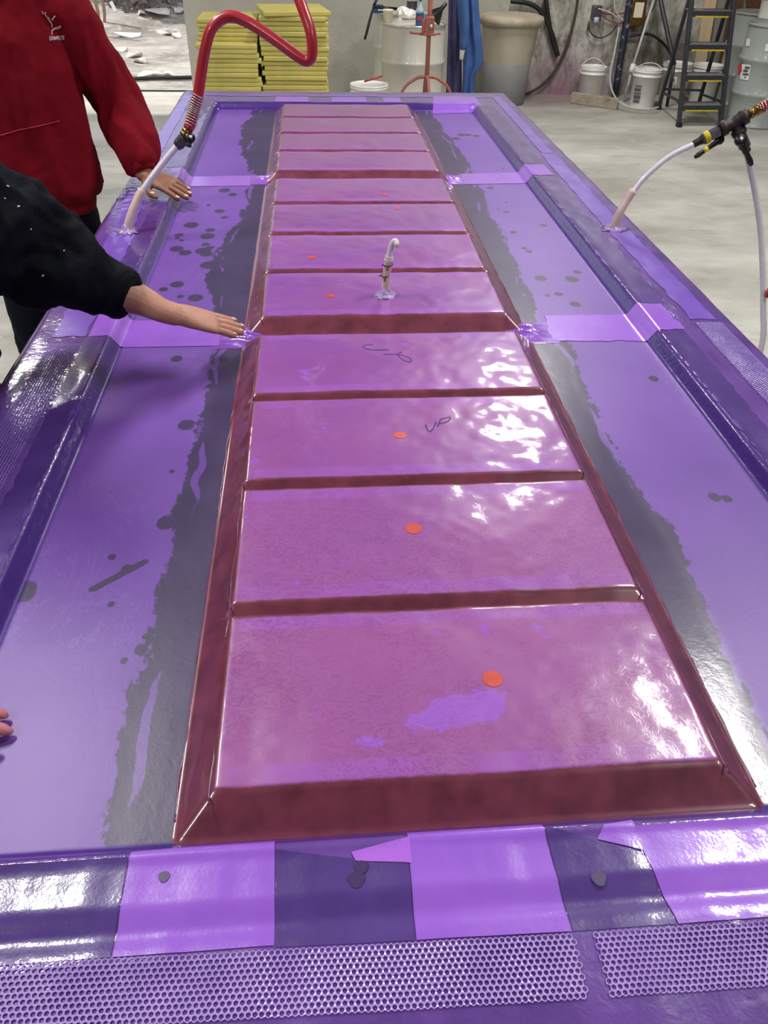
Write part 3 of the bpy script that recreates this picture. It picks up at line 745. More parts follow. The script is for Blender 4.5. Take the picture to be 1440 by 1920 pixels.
# --- right feed hose with the tee
rb = at(1152, 429, Z=FZ+.001); t = thing('tee_hose', 'white tube from the right flange ending in a black tee with two valves', 'hose', tuple(rb))
rY = lambda px, py, dy: at(px, py, Y=rb[1]+dy)
MB().tube([rb, rY(1160, 403, .0), rY(1174, 378, .01), rY(1188, 357, .015)], [.017, .0135, .0125, .013], 14, seg=14).build('sleeve', M['sleeve'], t)
MB().tube([rY(1185, 362, .014), rY(1212, 330, .02), rY(1255, 294, .03), rY(1303, 270, .03)], .0088, 14, seg=20).build('tube', M['tube'], t)
ta, tb = rY(1300, 271, .03), rY(1440, 196, .03); ax = unit(tb-ta); Lt = np.linalg.norm(tb-ta)
up_ = unit(np.cross(ax, np.cross((0, 0, 1), ax)))
MB().lathe([(.0095, 0), (.012, .002), (.0125, .02), (.014, .022), (.014, .030)], ta, 6, axis=ax).build('tube_fitting', M['iron'], t, smooth=False)
va = ta+ax*.026
vbod = MB().lathe([(.013, 0), (.017, .004), (.017, .055), (.014, .058)], va, 8, axis=ax).build('valve_body', M['grey'], t, smooth=False)
MB().lathe([(.0178, .008), (.0186, .010), (.0186, .022), (.0178, .024)], va, 16, axis=ax).build('yellow_band', M['yellow'], vbod)
q0 = va+ax*.050-up_*.026; mb = MB().tube([va+ax*.048-up_*.012, q0], .008, 10)
mb.build('valve_stem', M['blackp'], t)
valve_handle(t, q0, rY(1302, 294, .0), np.cross(ax, up_), wd=.018, band=True)
tp = va+ax*.058; tl = .083
MB().lathe([(.018, 0), (.023, .001), (.023, .018), (.019, .020), (.019, tl-.020), (.023, tl-.018), (.023, tl), (.017, tl)], tp, 20, axis=ax).build('tee_body', M['iron'], t)
tc = tp+ax*tl*.55; dn = unit(rY(1397, 275, .02)-tc)
mb = MB().lathe([(.017, .01), (.017, .024), (.022, .026), (.022, .040), (.016, .041)], tc, 20, axis=dn); mb.build('tee_branch', M['iron'], t)
vv = tc+dn*.040; dn2 = unit(rY(1410, 308, .015)-vv)
MB().lathe([(.014, 0), (.0175, .003), (.0175, .045), (.013, .049), (.013, .062), (.010, .062)], vv, 8, axis=dn2).build('valve_body', M['grey'], t, smooth=False)
valve_handle(t, rY(1388, 263, -.012), rY(1408, 311, -.010), -CF, wd=.022)
bp = tp+ax*tl
MB().lathe([(.012, 0), (.012, .008), (.0155, .009), (.0155, .020), (.012, .021), (.012, .026), (.016, .027), (.016, .046), (.013, .047)], bp, 12, axis=ax).build('brass_fitting', M['brass'], t)
h0 = bp+ax*.040
hpts = [h0, h0+ax*.06, h0+ax*.14+np.array((0, 0, .01)), h0+ax*.3+np.array((.02, .0, .06)), h0+ax*.5+np.array((.06, 0, .35)), h0+ax*.55+np.array((.08, 0, 1.2)), h0+ax*.55+np.array((.08, 0, 3.0))]
MB().tube(hpts, .0150, 14, seg=60).build('hose', M['red'], t)
coil([h0+ax*.004, h0+ax*.06, h0+ax*.11], .0172, .0016, 12).build('spring_guard', M['steel'], t)
e0 = vv+dn2*.055
P = [e0, rY(1413, 345, .01), rY(1425, 420, -.02), rY(1430, 500, -.06), rY(1431, 580, -.10), rY(1428, 650, -.14)]
q_ = P[-1]; P += [q_+np.array((.0, -.02, -.25)), np.array((q_[0]+.03, q_[1]-.03, .13)), np.array((q_[0]+.12, q_[1]-.05, .014)), np.array((q_[0]+.4, q_[1]-.05, .012))]
MB().tube(P, .0098, 14, seg=50).build('drain_tube', M['tube'], t)
collar(rb, .032, 'sealant_collar', t, 8)
# red hose end at the right edge of the frame
p0 = at(1437, 549, X=1.32); t = tag(MB().tube([p0+np.array((-.0, 0, 0)), p0+np.array((.12, -.03, -.03)), p0+np.array((.4, -.1, -.3)), np.array((1.85, p0[1]-.15, .02))], .016, 12, seg=24).build('air_hose', M['red'], loc=(1.85, p0[1]-.15, 0)), 'red hose end just showing at the right edge of the picture beside the table', 'hose')


# ================================================================== PEOPLE
def hand(mb, W, fx, up, scale=1., side=1, curl=(.25, .25, .25, .3), forearm=None, spread=1., fe_r=(.034, .030), el_r=(.046, .042), thumb=True, thumb_out=1.):
    """W wrist, fx finger direction, up back-of-hand normal, side +1: thumb on +y of frame (fx, y=up x fx)"""
    fx = unit(fx); up = unit(np.asarray(up)-fx*np.dot(up, fx)); sy = np.cross(up, fx)*side
    T = lambda x, y, z: W+scale*(fx*x+sy*y+up*z)
    pl = [(-.015, 0, 0, .027, .019), (.01, 0, .001, .029, .019), (.035, .001, .001, .037, .018), (.065, .0, .001, .042, .0155), (.09, -.001, 0, .042, .0135), (.1, -.002, -.002, .036, .009)]
    mb.tube([T(x, y, z) for x, y, z, a, c in pl], [(a*scale, c*scale) for x, y, z, a, c in pl], 18, up=up, seg=14)
    tips = []
    for (by, ln, r, bx, sp), cu in zip(((.031, .072, .0090, .086, .10), (.0105, .080, .0092, .092, .02), (-.0105, .074, .0088, .089, -.05), (-.030, .059, .0078, .080, -.13)), curl):
        a = 0.; p = np.array((bx-.02, by, .0)); pts = [T(*p)]; rr = [r*.95]
        p = np.array((bx, by, .0)); pts.append(T(*p)); rr.append(r*1.03)
        for seg_, f_ in ((.46, 1.), (.30, 1.), (.24, .7)):
            a += cu*f_; dvec = np.array((math.cos(a)*math.cos(sp*spread), math.cos(a)*math.sin(sp*spread), -math.sin(a)))
            p = p+dvec*ln*seg_*.5; pts.append(T(*p)); rr.append(r*.95)
            p = p+dvec*ln*seg_*.5; pts.append(T(*p)); rr.append(r*(.98 if seg_ > .25 else .62))
        mb.tube(pts, np.array(rr)*scale, 10, up=up); mb.ell(pts[-1]-unit(pts[-1]-pts[-2])*.0015*scale, np.array((.65, .65, .65))*r*scale, n=10, m=7)
        tips.append((pts[-2], unit(pts[-1]-pts[-2]), up*math.cos(a)+fx*math.sin(a), r*scale))
    if thumb:
        tpts = [T(.012, .018, -.004), T(.032, .036*thumb_out, -.008), T(.058, .052*thumb_out, -.012), T(.076, .057*thumb_out, -.013), T(.092, .058*thumb_out, -.014)]
        mb.tube(tpts, np.array((.014, .0135, .0105, .0105, .0065))*scale, 10, up=up, seg=12); mb.ell(tpts[-1], np.array((.007,)*3)*scale, n=10, m=7)
        tips.append((tpts[-2], unit(tpts[-1]-tpts[-2]), up, .0105*scale))
    if forearm is not None:
        E = np.asarray(forearm, float); 
        mb.tube([W+fx*.012*scale, W-fx*.01*scale+(E-W)*.06, W+(E-W)*.3, W+(E-W)*.65, E], [(.029*scale, .021*scale), (.030*scale, .023*scale), fe_r, el_r, el_r], 18, up=up, seg=18)
    return tips


def nails(tips, parent):
    for p, d, n, r in tips:
        s = np.cross(d, n); MB().ell(np.array(p)+n*r*.78+d*r*.25, (r*.85, r*.62, r*.22), (d, s, n), 10, 6).build('fingernail', M['nail'], parent)


def head(mb, c, f, sc=1.):
    f = unit(f); s = np.cross(f, (0, 0, 1)); u = np.array((0, 0, 1.)); A = (s, f, u)
    prof = [(-.125, .035, .045, .045), (-.105, .055, .065, .025), (-.07, .066, .080, .010), (-.02, .073, .093, 0), (.03, .075, .098, -.004), (.07, .07, .092, -.008), (.105, .05, .068, -.010), (.122, .02, .03, -.010)]
    mb.rings([[c+s*a*math.cos(t)+f*(sh+b_*math.sin(t))+u*z for t in np.linspace(0, 2*math.pi, 20, endpoint=False)] for z, a, b_, sh in prof])
    mb.tube([c+f*.088+u*.02, c+f*.105-u*.012, c+f*.108-u*.028, c+f*.088-u*.036], [.008, .011, .014, .008], 10, up=s)        # nose
    mb.tube([c+f*.082-s*.022-u*.066, c+f*.092-u*.064, c+f*.082+s*.022-u*.066], [.005, .009, .005], 8)                       # lips
    for k in (-1, 1):
        mb.ell(c+s*k*.077-u*.012-f*.008, (.010, .020, .030), A)                                                             # ears
        mb.tube([c+f*.083+s*k*.014+u*.026, c+f*.088+s*k*.032+u*.030, c+f*.074+s*k*.052+u*.024], .006, 8)                    # brows


def eyes_hair(c, f, parent):
    f = unit(f); s = np.cross(f, (0, 0, 1)); u = np.array((0, 0, 1.))
    for k in (-1, 1):
        e = MB().ell(c+f*.078+s*k*.031+u*.010, (.012, .008, .008), (s, f, u)).build('eye', M['white'], parent)
        MB().ell(c+f*.0855+s*k*.031+u*.010, (.005, .002, .005), (s, f, u)).build('iris', M['hair'], e)
    prof = [(-.03, .080, .098, -.020), (.03, .083, .104, -.012), (.075, .078, .100, -.012), (.11, .058, .078, -.012), (.132, .02, .03, -.010)]
    R = []
    for z, a, b_, sh in prof:
        R.append([c+s*a*math.cos(t)+f*(sh+min(b_*math.sin(t), .075+z*.1 if z < .06 else 9))+u*z for t in np.linspace(0, 2*math.pi, 24, endpoint=False)])
    MB().rings(R).build('hair', M['hair'], parent)


def torso(mb, B, f, rows, lean=None):
    f = unit(f); s = np.cross((0, 0, 1), f)     # s: person's left
    R = []
    for z, a, b_, sh in rows:
        R.append([np.array((B[0], B[1], 0))+s*a*math.copysign(abs(math.cos(t))**.85, math.cos(t))+f*(sh+b_*math.copysign(abs(math.sin(t))**.9, math.sin(t)))+np.array((0, 0, z)) for t in np.linspace(0, 2*math.pi, 32, endpoint=False)])
    return mb.rings(R)


def folds(V, N, amp, sc, seed, stretch=(1, 1, 1)):
    P = V*np.array(stretch)*sc
    n = fbm(P+.6*np.stack([vnoise(P*.7, seed+9), vnoise(P*.7, seed+10), vnoise(P*.7, seed+11)], -1), 3, seed)
    return V+N*(amp*(1-np.abs(n)*1.6))[:, None]


def shoe(mb, A, f, ln=.27):
    f = unit(f); s = np.cross((0, 0, 1), f); A = np.asarray(A, float)
    mb.tube([A-f*.07+np.array((0, 0, .05)), A-f*.02+np.array((0, 0, .05)), A+f*.07+np.array((0, 0, .042)), A+f*(ln-.12)+np.array((0, 0, .034)), A+f*(ln-.075)+np.array((0, 0, .03))], [(.032, .045), (.042, .05), (.046, .042), (.046, .034), (.028, .026)], 16, up=(0, 0, 1), seg=16)


def person(name_label, B, f, cloth, cloth_name, skin, rows, shl, arms, legs, headc, grp=None, hood=False):
    pass


# ---------- person in the red hoodie
f1 = unit(np.array((.30, -1, 0))); s1 = np.cross((0, 0, 1), f1)
B1 = np.array((-1.165, 2.44, 0.))
sh_l = np.array((-.975, 2.50, 1.455)); el_l = np.array((-.852, 2.56, 1.185)); wr_l = at(276, 330, Z=.982)
sh_r = B1-s1*.19+np.array((0, .02, 1.455)); el_r_ = sh_r+np.array((-.10, .02, -.29)); wr_r = el_r_+np.array((.02, -.10, -.24))
body = MB()
torso(body, B1, f1, [(.84, .14, .10, 0), (.95, .16, .11, 0), (1.05, .145, .10, 0), (1.2, .155, .105, 0), (1.36, .17, .105, 0), (1.45, .15, .085, 0), (1.50, .07, .06, -.005), (1.54, .055, .058, -.005)])
body.tube([B1+np.array((0, 0, 1.47))-f1*.005, B1+np.array((0, 0, 1.64))+f1*.015], .056, 16)
hc1 = B1+f1*.03+np.array((0, 0, 1.70)); head(body, hc1, f1)
hl = [B1+s1*.10+np.array((0, 0, .88)), B1+s1*.115+np.array((0, 0, .5))-f1*.0, B1+s1*.12+np.array((0, 0, .10))-f1*.03]
hr = [B1-s1*.10+np.array((0, 0, .88)), B1-s1*.125+np.array((0, 0, .5))+f1*.02, B1-s1*.14+np.array((0, 0, .10))-f1*.02]
for lg in (hl, hr): body.tube(lg, [.078, .055, .04], 14, seg=10)
for sh, el, wr in ((sh_l, el_l, wr_l), (sh_r, el_r_, wr_r)): body.tube([sh, el, wr], [.05, .042, .03], 12, seg=10)
Vb, Fb, Nb = remesh(body, .011, 4)
hm = MB(); tipd = at(356, 368, Z=.945)-wr_l; tipd[2] = -.026
tips = hand(hm, wr_l, tipd, (-.05, -.10, 1), 1.13, -1, (.10, .10, .12, .15), forearm=wr_l+(el_l-wr_l)*.5, spread=.7, thumb_out=1.1)
tips2 = hand(hm, wr_r, (.02, -.1, -1), s1*-1, .97, 1, (.3, .35, .35, .4), forearm=wr_r+(el_r_-wr_r)*.5)
Vh, Fh, Nh = remesh(hm, .0032, 3)
k = len(Vb); p1 = obj('person', np.vstack([Vb, Vh]), Fb+[tuple(i+k for i in q) for q in Fh], M['skin_a'], loc=(B1[0], B1[1], 0))
tag(p1, 'person in a red hooded sweatshirt resting a hand flat on the far left flange', 'person')
nails(tips, p1); eyes_hair(hc1, f1, p1)
hd = MB()
torso(hd, B1, f1, [(.895, .190, .140, 0), (.905, .212, .160, 0), (.94, .228, .174, 0), (1.02, .228, .172, 0), (1.15, .222, .166, 0), (1.3, .218, .160, 0), (1.40, .205, .145, 0), (1.47, .16, .115, 0), (1.53, .085, .085, -.01), (1.56, .075, .078, -.01)])
hd.tube([sh_l+np.array((-.05, 0, -.01)), sh_l, (sh_l+el_l)/2, el_l, (el_l+wr_l)/2+np.array((.005, 0, -.012)), wr_l+(el_l-wr_l)*.22, wr_l+(el_l-wr_l)*.10], [.095, .095, .084, .078, .078, .062, .046], 20, seg=30)
hd.tube([sh_r+np.array((.05, 0, -.01)), sh_r, (sh_r+el_r_)/2, el_r_, (el_r_+wr_r)/2, wr_r+(el_r_-wr_r)*.15], [.095, .095, .082, .074, .066, .045], 20, seg=26)
hd.tube([B1-s1*.13-f1*.03+np.array((0, 0, 1.50)), B1-s1*.08-f1*.10+np.array((0, 0, 1.545)), B1-f1*.13+np.array((0, 0, 1.55)), B1+s1*.08-f1*.10+np.array((0, 0, 1.545)), B1+s1*.13-f1*.03+np.array((0, 0, 1.50))], [.03, .05, .055, .05, .03], 14, seg=20)
Vc, Fc, Nc = remesh(hd, .0095, 6)
Vc = folds(Vc, Nc, .013, 6.5, 13, (1.6, 1.6, .4)); Vc = folds(Vc, Nc, .003, 22, 17, (1, 1, .8))
hoodie = obj('hoodie', Vc, Fc, M['hoodie'], p1)
bvh1 = BVHTree.FromPolygons([tuple(v) for v in Vc], Fc)


def proj(px, py, bvh, off=.002):
    d_ = Vector(ray(px, py)).normalized(); h = bvh.ray_cast(Vector(CAMP), d_)
    return np.array(h[0])-np.array(d_)*off if h[0] is not None else None


mb = MB()
for st_ in ([(470, 128), (478, 140), (490, 162)], [(512, 138), (509, 162), (530, 198), (560, 242), (583, 276), (586, 312)], [(546, 194), (565, 236), (580, 264)], [(590, 226), (600, 206), (622, 181)], [(582, 212), (592, 228)], [(685, 292), (640, 310), (603, 324), (584, 350), (588, 396)], [(685, 304), (650, 324), (612, 330), (592, 346)]):
    P = [proj(u/6, v/6, bvh1, .0025) for u, v in spline(np.array([(a, b_, 0) for a, b_ in st_], float), 14)[:, :2]]
    P = [q for q in P if q is not None]
    if len(P) > 2: mb.tube(P, .0016, 6)
mb.build('chest_emblem', M['stitch'], hoodie)
GL = {'D': [[(0, 0), (0, 1), (.35, 1), (.6, .75), (.6, .25), (.35, 0), (0, 0)]], 'O': [[(.3, 0), (.05, .25), (.05, .75), (.3, 1), (.55, .75), (.55, .25), (.3, 0)]], 'W': [[(0, 1), (.22, 0), (.4, .8), (.58, 0), (.8, 1)]], 'N': [[(0, 0), (0, 1), (.55, 0), (.55, 1)]],
      'S': [[(.5, .85), (.3, 1), (.08, .8), (.12, .58), (.42, .42), (.48, .18), (.28, 0), (.05, .15)]], 'T': [[(0, 1), (.6, 1)], [(.3, 1), (.3, 0)]], 'R': [[(0, 0), (0, 1), (.35, 1), (.5, .8), (.35, .55), (0, .5)], [(.25, .52), (.55, 0)]]}
mb = MB(); cx = 93.2
for ch in 'DOWNSTR':
    wch = max(q[0] for s_ in GL[ch] for q in s_)
    for s_ in GL[ch]:
        P = []
        for i in range(len(s_)-1):
            for tt_ in np.linspace(0, 1, 4)[(1 if i else 0):]:
                u = s_[i][0]+(s_[i+1][0]-s_[i][0])*tt_; v = s_[i][1]+(s_[i+1][1]-s_[i][1])*tt_
                q = proj(cx+u*4.9+v*.4, 75.8-v*7.2-(cx-93)*.045, bvh1, .0025)
                if q is not None: P.append(q)
        if len(P) > 1: mb.tube(P, .00125, 6)
    cx += wch*4.9+1.1
mb.build('chest_lettering', M['stitch'], hoodie)
mb = MB()
for st_ in ([(-10, 258), (15, 250), (36, 244), (75, 236), (112, 227)], ):
    P = [proj(u, v, bvh1, .002) for u, v, _ in spline(np.array([(a, b_, 0) for a, b_ in st_], float), 30)]; P = [q for q in P if q is not None]
    if len(P) > 2: mb.tube(P, .0022, 6)
mb.build('pocket_seam', M['seam'], hoodie)
cu = MB().tube([wr_l+(el_l-wr_l)*.26, wr_l+(el_l-wr_l)*.18, wr_l+(el_l-wr_l)*.06, wr_l+(el_l-wr_l)*.04], [.052, .046, .041, .036], 24)
cu.build('cuff', M['hoodie'], hoodie)
hb = MB(); torso(hb, B1, f1, [(.848, .18, .13, 0), (.850, .198, .148, 0), (.87, .203, .152, 0), (.905, .208, .158, 0), (.912, .19, .14, 0)]); hb.build('hem_band', M['hoodie'], hoodie)
jn = MB()
torso(jn, B1, f1, [(.74, .16, .115, 0), (.80, .172, .125, 0), (.88, .168, .122, 0), (.95, .16, .115, 0)])
for lg in (hl, hr): jn.tube([lg[0]+np.array((0, 0, -.03)), lg[1]+(lg[0]-lg[1])*.4, lg[1], lg[1]+(lg[2]-lg[1])*.5, lg[2]+np.array((0, 0, -.03))], [.098, .092, .078, .07, .068], 18, seg=26)
Vj, Fj, Nj = remesh(jn, .012, 5); Vj = folds(Vj, Nj, .006, 9, 23); obj('jeans', Vj, Fj, M['jeans'], p1)
sb = MB()
for lg in (hl, hr): shoe(sb, np.array((lg[2][0], lg[2][1], 0)), f1)
sb.build('shoes', M['shoe'], p1)

# ---------- person in the black work jacket, reaching in from the left
f2 = np.array((1., .12, 0)); f2 = unit(f2); s2 = np.cross((0, 0, 1), f2); B2 = np.array((-1.22, .93, 0.))
wr2 = at(322, 588, Z=1.035); el2 = at(72, 480, Z=1.165); sh2 = np.array((-1.01, .80, 1.37))
shL = B2+f2*.19+s2*.19+np.array((0, 0, 1.38)); elL = shL+np.array((.03, .10, -.28)); wrL = elL+np.array((.04, -.05, -.25))
rows2 = [(.80, .14, .10, 0), (.95, .155, .105, .02), (1.1, .145, .10, .07), (1.25, .16, .105, .13), (1.37, .165, .10, .19), (1.45, .12, .08, .22), (1.49, .06, .055, .24)]
body = MB(); torso(body, B2, f2, rows2)
body.tube([B2+f2*.22+np.array((0, 0, 1.44)), B2+f2*.30+np.array((0, 0, 1.58))], .056, 16); hc2 = B2+f2*.33+np.array((0, 0, 1.66)); head(body, hc2, f2)
l2 = [B2+s2*.10+np.array((0, 0, .86)), B2+s2*.11+np.array((0, 0, .48))+f2*.03, B2+s2*.12+np.array((0, 0, .1))-f2*.02]
r2_ = [B2-s2*.10+np.array((0, 0, .86)), B2-s2*.11+np.array((0, 0, .48))+f2*.01, B2-s2*.12+np.array((0, 0, .1))-f2*.05]
for lg in (l2, r2_): body.tube(lg, [.078, .055, .04], 14, seg=10)
body.tube([sh2, el2], [.05, .044], 12, seg=8); body.tube([shL, elL, wrL], [.05, .042, .03], 12, seg=10)
Vb, Fb, Nb = remesh(body, .011, 4)
hm = MB(); tipd = at(466, 619, Z=.955)-wr2
fxd = unit(tipd); upv = np.array((.10, -.14, 1.))
tips = hand(hm, wr2, tipd, upv, 1.08, 1, (.02, .03, .05, .07), forearm=el2+(wr2-el2)*.25, spread=-.35, fe_r=(.036, .031), el_r=(.048, .044), thumb_out=.72)
hand(hm, wrL, (.1, -.05, -1), s2, .97, -1, (.3, .35, .35, .4), forearm=wrL+(elL-wrL)*.5)
Vh, Fh, Nh = remesh(hm, .0026, 3)
k = len(Vb); p2 = obj('person', np.vstack([Vb, Vh]), Fb+[tuple(i+k for i in q) for q in Fh], M['skin_b'], loc=(B2[0], B2[1], 0))
tag(p2, 'person in a black sleeve reaching a bare forearm and hand to the core edge', 'person')
nails(tips[:4], p2); eyes_hair(hc2, f2, p2)
jk = MB(); torso(jk, B2, f2, [(.78, .18, .14, 0), (.9, .195, .145, .02), (1.05, .19, .14, .06), (1.2, .195, .14, .12), (1.33, .19, .13, .18), (1.43, .15, .11, .22), (1.49, .075, .075, .24)])
cuff_c = at(232, 549, Z=1.092); m1 = at(160, 512, Z=1.13); m2 = at(105, 490, Z=1.155); m3 = at(25, 440, Z=1.205)
jk.tube([sh2+np.array((-.06, 0, 0)), sh2, m3, el2, m2, m1, at(205, 535, Z=1.10), cuff_c], [.115, .12, .108, .098, .086, .066, .048, .042], 26, seg=40, up=(0, -.3, 1))
jk.tube([shL+np.array((-.06, 0, 0)), shL, elL, wrL+np.array((0, 0, .04))], [.10, .10, .075, .05], 20, seg=24)
Vc, Fc, Nc = remesh(jk, .0085, 4); Vc = folds(Vc, Nc, .020, 8.5, 33, (1, 1, 1)); Vc = folds(Vc, Nc, .004, 22, 37)
jkt = obj('jacket', Vc, Fc, M['jacket'], p2); bvh2 = BVHTree.FromPolygons([tuple(v) for v in Vc], Fc)
for (px, py, ln) in ((15, 349, 5), (9, 372, 3), (35, 387, 5), (80, 517, 4), (58, 430, 2), (120, 470, 2)):
    P = [proj(px+ln*(u-.5), py+ln*.7*(u-.5)*math.sin(px), bvh2, .001) for u in np.linspace(0, 1, 5)]; P = [q for q in P if q is not None]
    if len(P) > 2: MB().tube(P, [.0008, .0018, .0012, .002, .0006][:len(P)], 6).build('paint_fleck', M['white'], jkt)
da = unit(cuff_c-m1)
mb = MB().tube([cuff_c-da*.03, cuff_c-da*.02, cuff_c+da*.008, cuff_c+da*.012, cuff_c+da*.004], [.044, .0475, .046, .043, .040], 26); mb.build('rolled_cuff', M['jacket'], jkt)
jn = MB(); torso(jn, B2, f2, [(.72, .16, .115, 0), (.80, .17, .125, 0), (.9, .165, .12, .01)])
for lg in (l2, r2_): jn.tube([lg[0]+np.array((0, 0, -.03)), lg[1]+(lg[0]-lg[1])*.4, lg[1], lg[2]+np.array((0, 0, -.03))], [.098, .09, .075, .066], 18, seg=24)
Vj, Fj, Nj = remesh(jn, .012, 5); Vj = folds(Vj, Nj, .006, 9, 43); obj('trousers', Vj, Fj, M['jeans'], p2)
sb = MB()
for lg in (l2, r2_): shoe(sb, np.array((lg[2][0], lg[2][1], 0)), f2)
sb.build('shoes', M['shoe'], p2)

# ---------- the fingertips at the left edge
w3 = np.array((-.738, .118, .968)); hm = MB(); tipd = at(18, 1376, Z=.917)-w3
tips = hand(hm, w3, tipd+np.array((0, .0, 0)), (.1, .25, 1), .98, 1, (.03, .05, .07, .09), forearm=np.array((-1.0, .08, 1.03)), spread=.8)
Vh, Fh, Nh = remesh(hm, .0035, 3); p3 = tag(obj('person', Vh, Fh, M['skin_c'], loc=tuple(w3)), 'person of whom only pink fingertips on the film show at the left edge', 'person')
mb = MB().tube([(-.86, .10, 1.003), (-.93, .09, 1.02), (-1.02, .08, 1.035), (-1.25, .04, 1.10)], [.045, .055, .062, .075], 20, seg=14); mb.build('sleeve', M['jacket'], p3)


# ================================================================== BACKGROUND
def drum(px, py, m, label, ribs=(.30, .58), ztop=.88, R=.29, tilt=0):
    c = at(px, py, Z=ztop) if px < 1e4 else 0; c[2] = 0
    t = thing('steel_drum', label, 'drum', tuple(c)); z = ztop
    pr_ = [(R-.006, 0), (R+.004, .004), (R+.004, .018), (R-.004, .026)]
    for q in ribs: pr_ += [(R-.004, q-.03), (R+.009, q-.010), (R+.011, q), (R+.009, q+.010), (R-.004, q+.03)]
    pr_ += [(R-.004, z-.022), (R-.004, z-.020)]
    MB().lathe(pr_, c, 48).build('shell', m, t)
    MB().lathe([(R-.006, z-.022), (R+.006, z-.016), (R+.008, z-.006), (R+.004, z), (R-.010, z-.001), (R-.014, z-.010)], c, 48, cap=False).build('rim', M['steel'] if m is M['drum_l'] else m, t)
    MB().lathe([(R-.006, z-.016), (R-.02, z-.013), (R-.03, z-.009), (.02, z-.009)], c, 48).build('lid', m, t)
    return c, t


cA, dA = drum(776, 41, M['drum_l'], 'pale grey steel drum with clutter on its lid, behind the red stand')
cB, dB = drum(757, 20, M['drum_l'], 'pale grey steel drum half hidden behind the cluttered drum', R=.29)
cC, dC = drum(1464, 44, M['drum_r'], 'front grey steel drum with labels and a white pail on its lid', ribs=(.29, .585))
cD, dD = drum(1430, 22, M['drum_r'], 'rear grey steel drum behind the labelled drum and ladder')
yv = float(cC[1])


def on_cyl(c, R, px, py, off=.003):
    """point on an upright cylinder seen at a pixel"""
    d = ray(px, py); ox, oy = CAMP[0]-c[0], CAMP[1]-c[1]
    A = d[0]**2+d[1]**2; Bq = 2*(ox*d[0]+oy*d[1]); Cq = ox*ox+oy*oy-(R+off)**2; D = max(Bq*Bq-4*A*Cq, 0); t_ = (-Bq-math.sqrt(D))/(2*A)
    return CAMP+d*t_


def decal(c, R, poly, m, name, parent, off=.003):
    p = np.array(poly, float); V = []; n = 7
    for j in range(n):
        for i in range(n):
            u, v = i/(n-1), j/(n-1); q = p[0]*(1-u)*(1-v)+p[1]*u*(1-v)+p[2]*u*v+p[3]*(1-u)*v; V.append(on_cyl(c, R, q[0], q[1], off))
    F = [(j*n+i, j*n+i+1, (j+1)*n+i+1, (j+1)*n+i) for j in range(n-1) for i in range(n-1)]
    return obj(name, V, F, m, parent)


lab = decal(cC, .288, [(1391, 120), (1408, 122), (1403, 151), (1387, 148)], M['label'], 'paper_label', dC)
for (a, b_, c_, d_) in ((1397, 124, 1406, 129), (1394, 130, 1403, 135), (1393, 137, 1404, 141), (1396, 143, 1399, 146)):
    decal(cC, .288, [(a, b_), (c_, b_+1), (c_-1, d_+1), (a-1, d_)], M['print'], 'label_print', lab, .005)
decal(cC, .288, [(1385, 122), (1391, 116), (1391, 134), (1384, 140)], M['redlabel'], 'hazard_label', dC)
decal(cC, .288, [(1400, 72), (1407, 73), (1405, 87), (1398, 86)], M['label'], 'small_label', dC)
decal(cC, .288, [(1436, 82), (1446, 83), (1444, 97), (1434, 96)], M['label'], 'small_label', dC)


def pail(c, m, label, h=.37, R=.148, handle=None, rim=True, group=None, cat='pail', nm='white_pail'):
    c = np.array(c, float); t = thing(nm, label, cat, tuple(c))
    MB().lathe([(R*.88, 0), (R*.885, .003), (R*.98, h-.075), (R*1.06, h-.072), (R*1.06, h-.062), (R*.99, h-.058), (R*1.0, h-.032), (R*1.06, h-.029), (R*1.06, h-.020), (R*1.0, h-.016), (R*1.05, h-.008), (R*1.05, h), (R*.98, h), (R*.96, h-.03), (R*.9, .02)], c, 40, cap=False).add([], [])
    b_ = MB().lathe([(R*.88, 0), (R*.885, .003), (R*.98, h-.075), (R*1.06, h-.072), (R*1.06, h-.062), (R*.99, h-.058), (R*1.0, h-.032), (R*1.06, h-.029), (R*1.06, h-.020), (R*1.0, h-.016), (R*1.05, h-.008), (R*1.05, h), (R*.98, h), (R*.96, h-.03), (R*.86, .012)], c, 40)
    b_.build('bucket', m, t)
    if handle is not None:
        a, tilt = handle; sx_ = np.array((math.cos(a), math.sin(a), 0)); fw = np.array((-math.sin(a), math.cos(a), 0)); top = unit(fw*math.sin(tilt)+np.array((0, 0, math.cos(tilt))))
        P = [c+np.array((0, 0, h-.067))+sx_*R*1.07*math.cos(q)+top*R*1.05*math.sin(q) for q in np.linspace(0, math.pi, 24)]
        MB().tube(P, .0042, 8).build('handle', M['white'], t)
    return t


def fl(px, py): return at(px, py, Z=0)


q = fl(1103, 190); t_ = pail(q, M['white'], 'small white pail with raised wire handle behind the timber block', h=.35, R=.138, handle=(.1, .35))
q = fl(1202, 199); t_ = pail(q, M['white'], 'white pail with dark printed label, nearest left of the ladder', handle=(2.6, -.85))
for (a, b_, c_, d_) in ((1192, 160, 1204, 163), (1190, 165, 1202, 171), (1189, 173, 1202, 176), (1188, 178, 1201, 185), (1187, 187, 1199, 192)):
    decal(q, .139, [(a, b_), (c_, b_+1), (c_-1, d_+1), (a-.6, d_)], M['print'], 'label_print', t_, .004)
q = fl(1256, 191); t_ = pail(q, M['white'], 'white pail with a small green paper label behind the ladder leg', handle=None, R=.155, h=.39)
lab = decal(q, .150, [(1257, 143), (1270, 144), (1268, 160), (1255, 158)], M['label'], 'paper_label', t_, .004); decal(q, .150, [(1260, 146), (1266, 147), (1265, 154), (1259, 153)], M['green'], 'label_print', lab, .006)
q = np.array((4.225, 8.99, 0)); t_ = pail(q, M['white'], 'wide white pail half hidden behind the ladder steps', R=.153, h=.38)
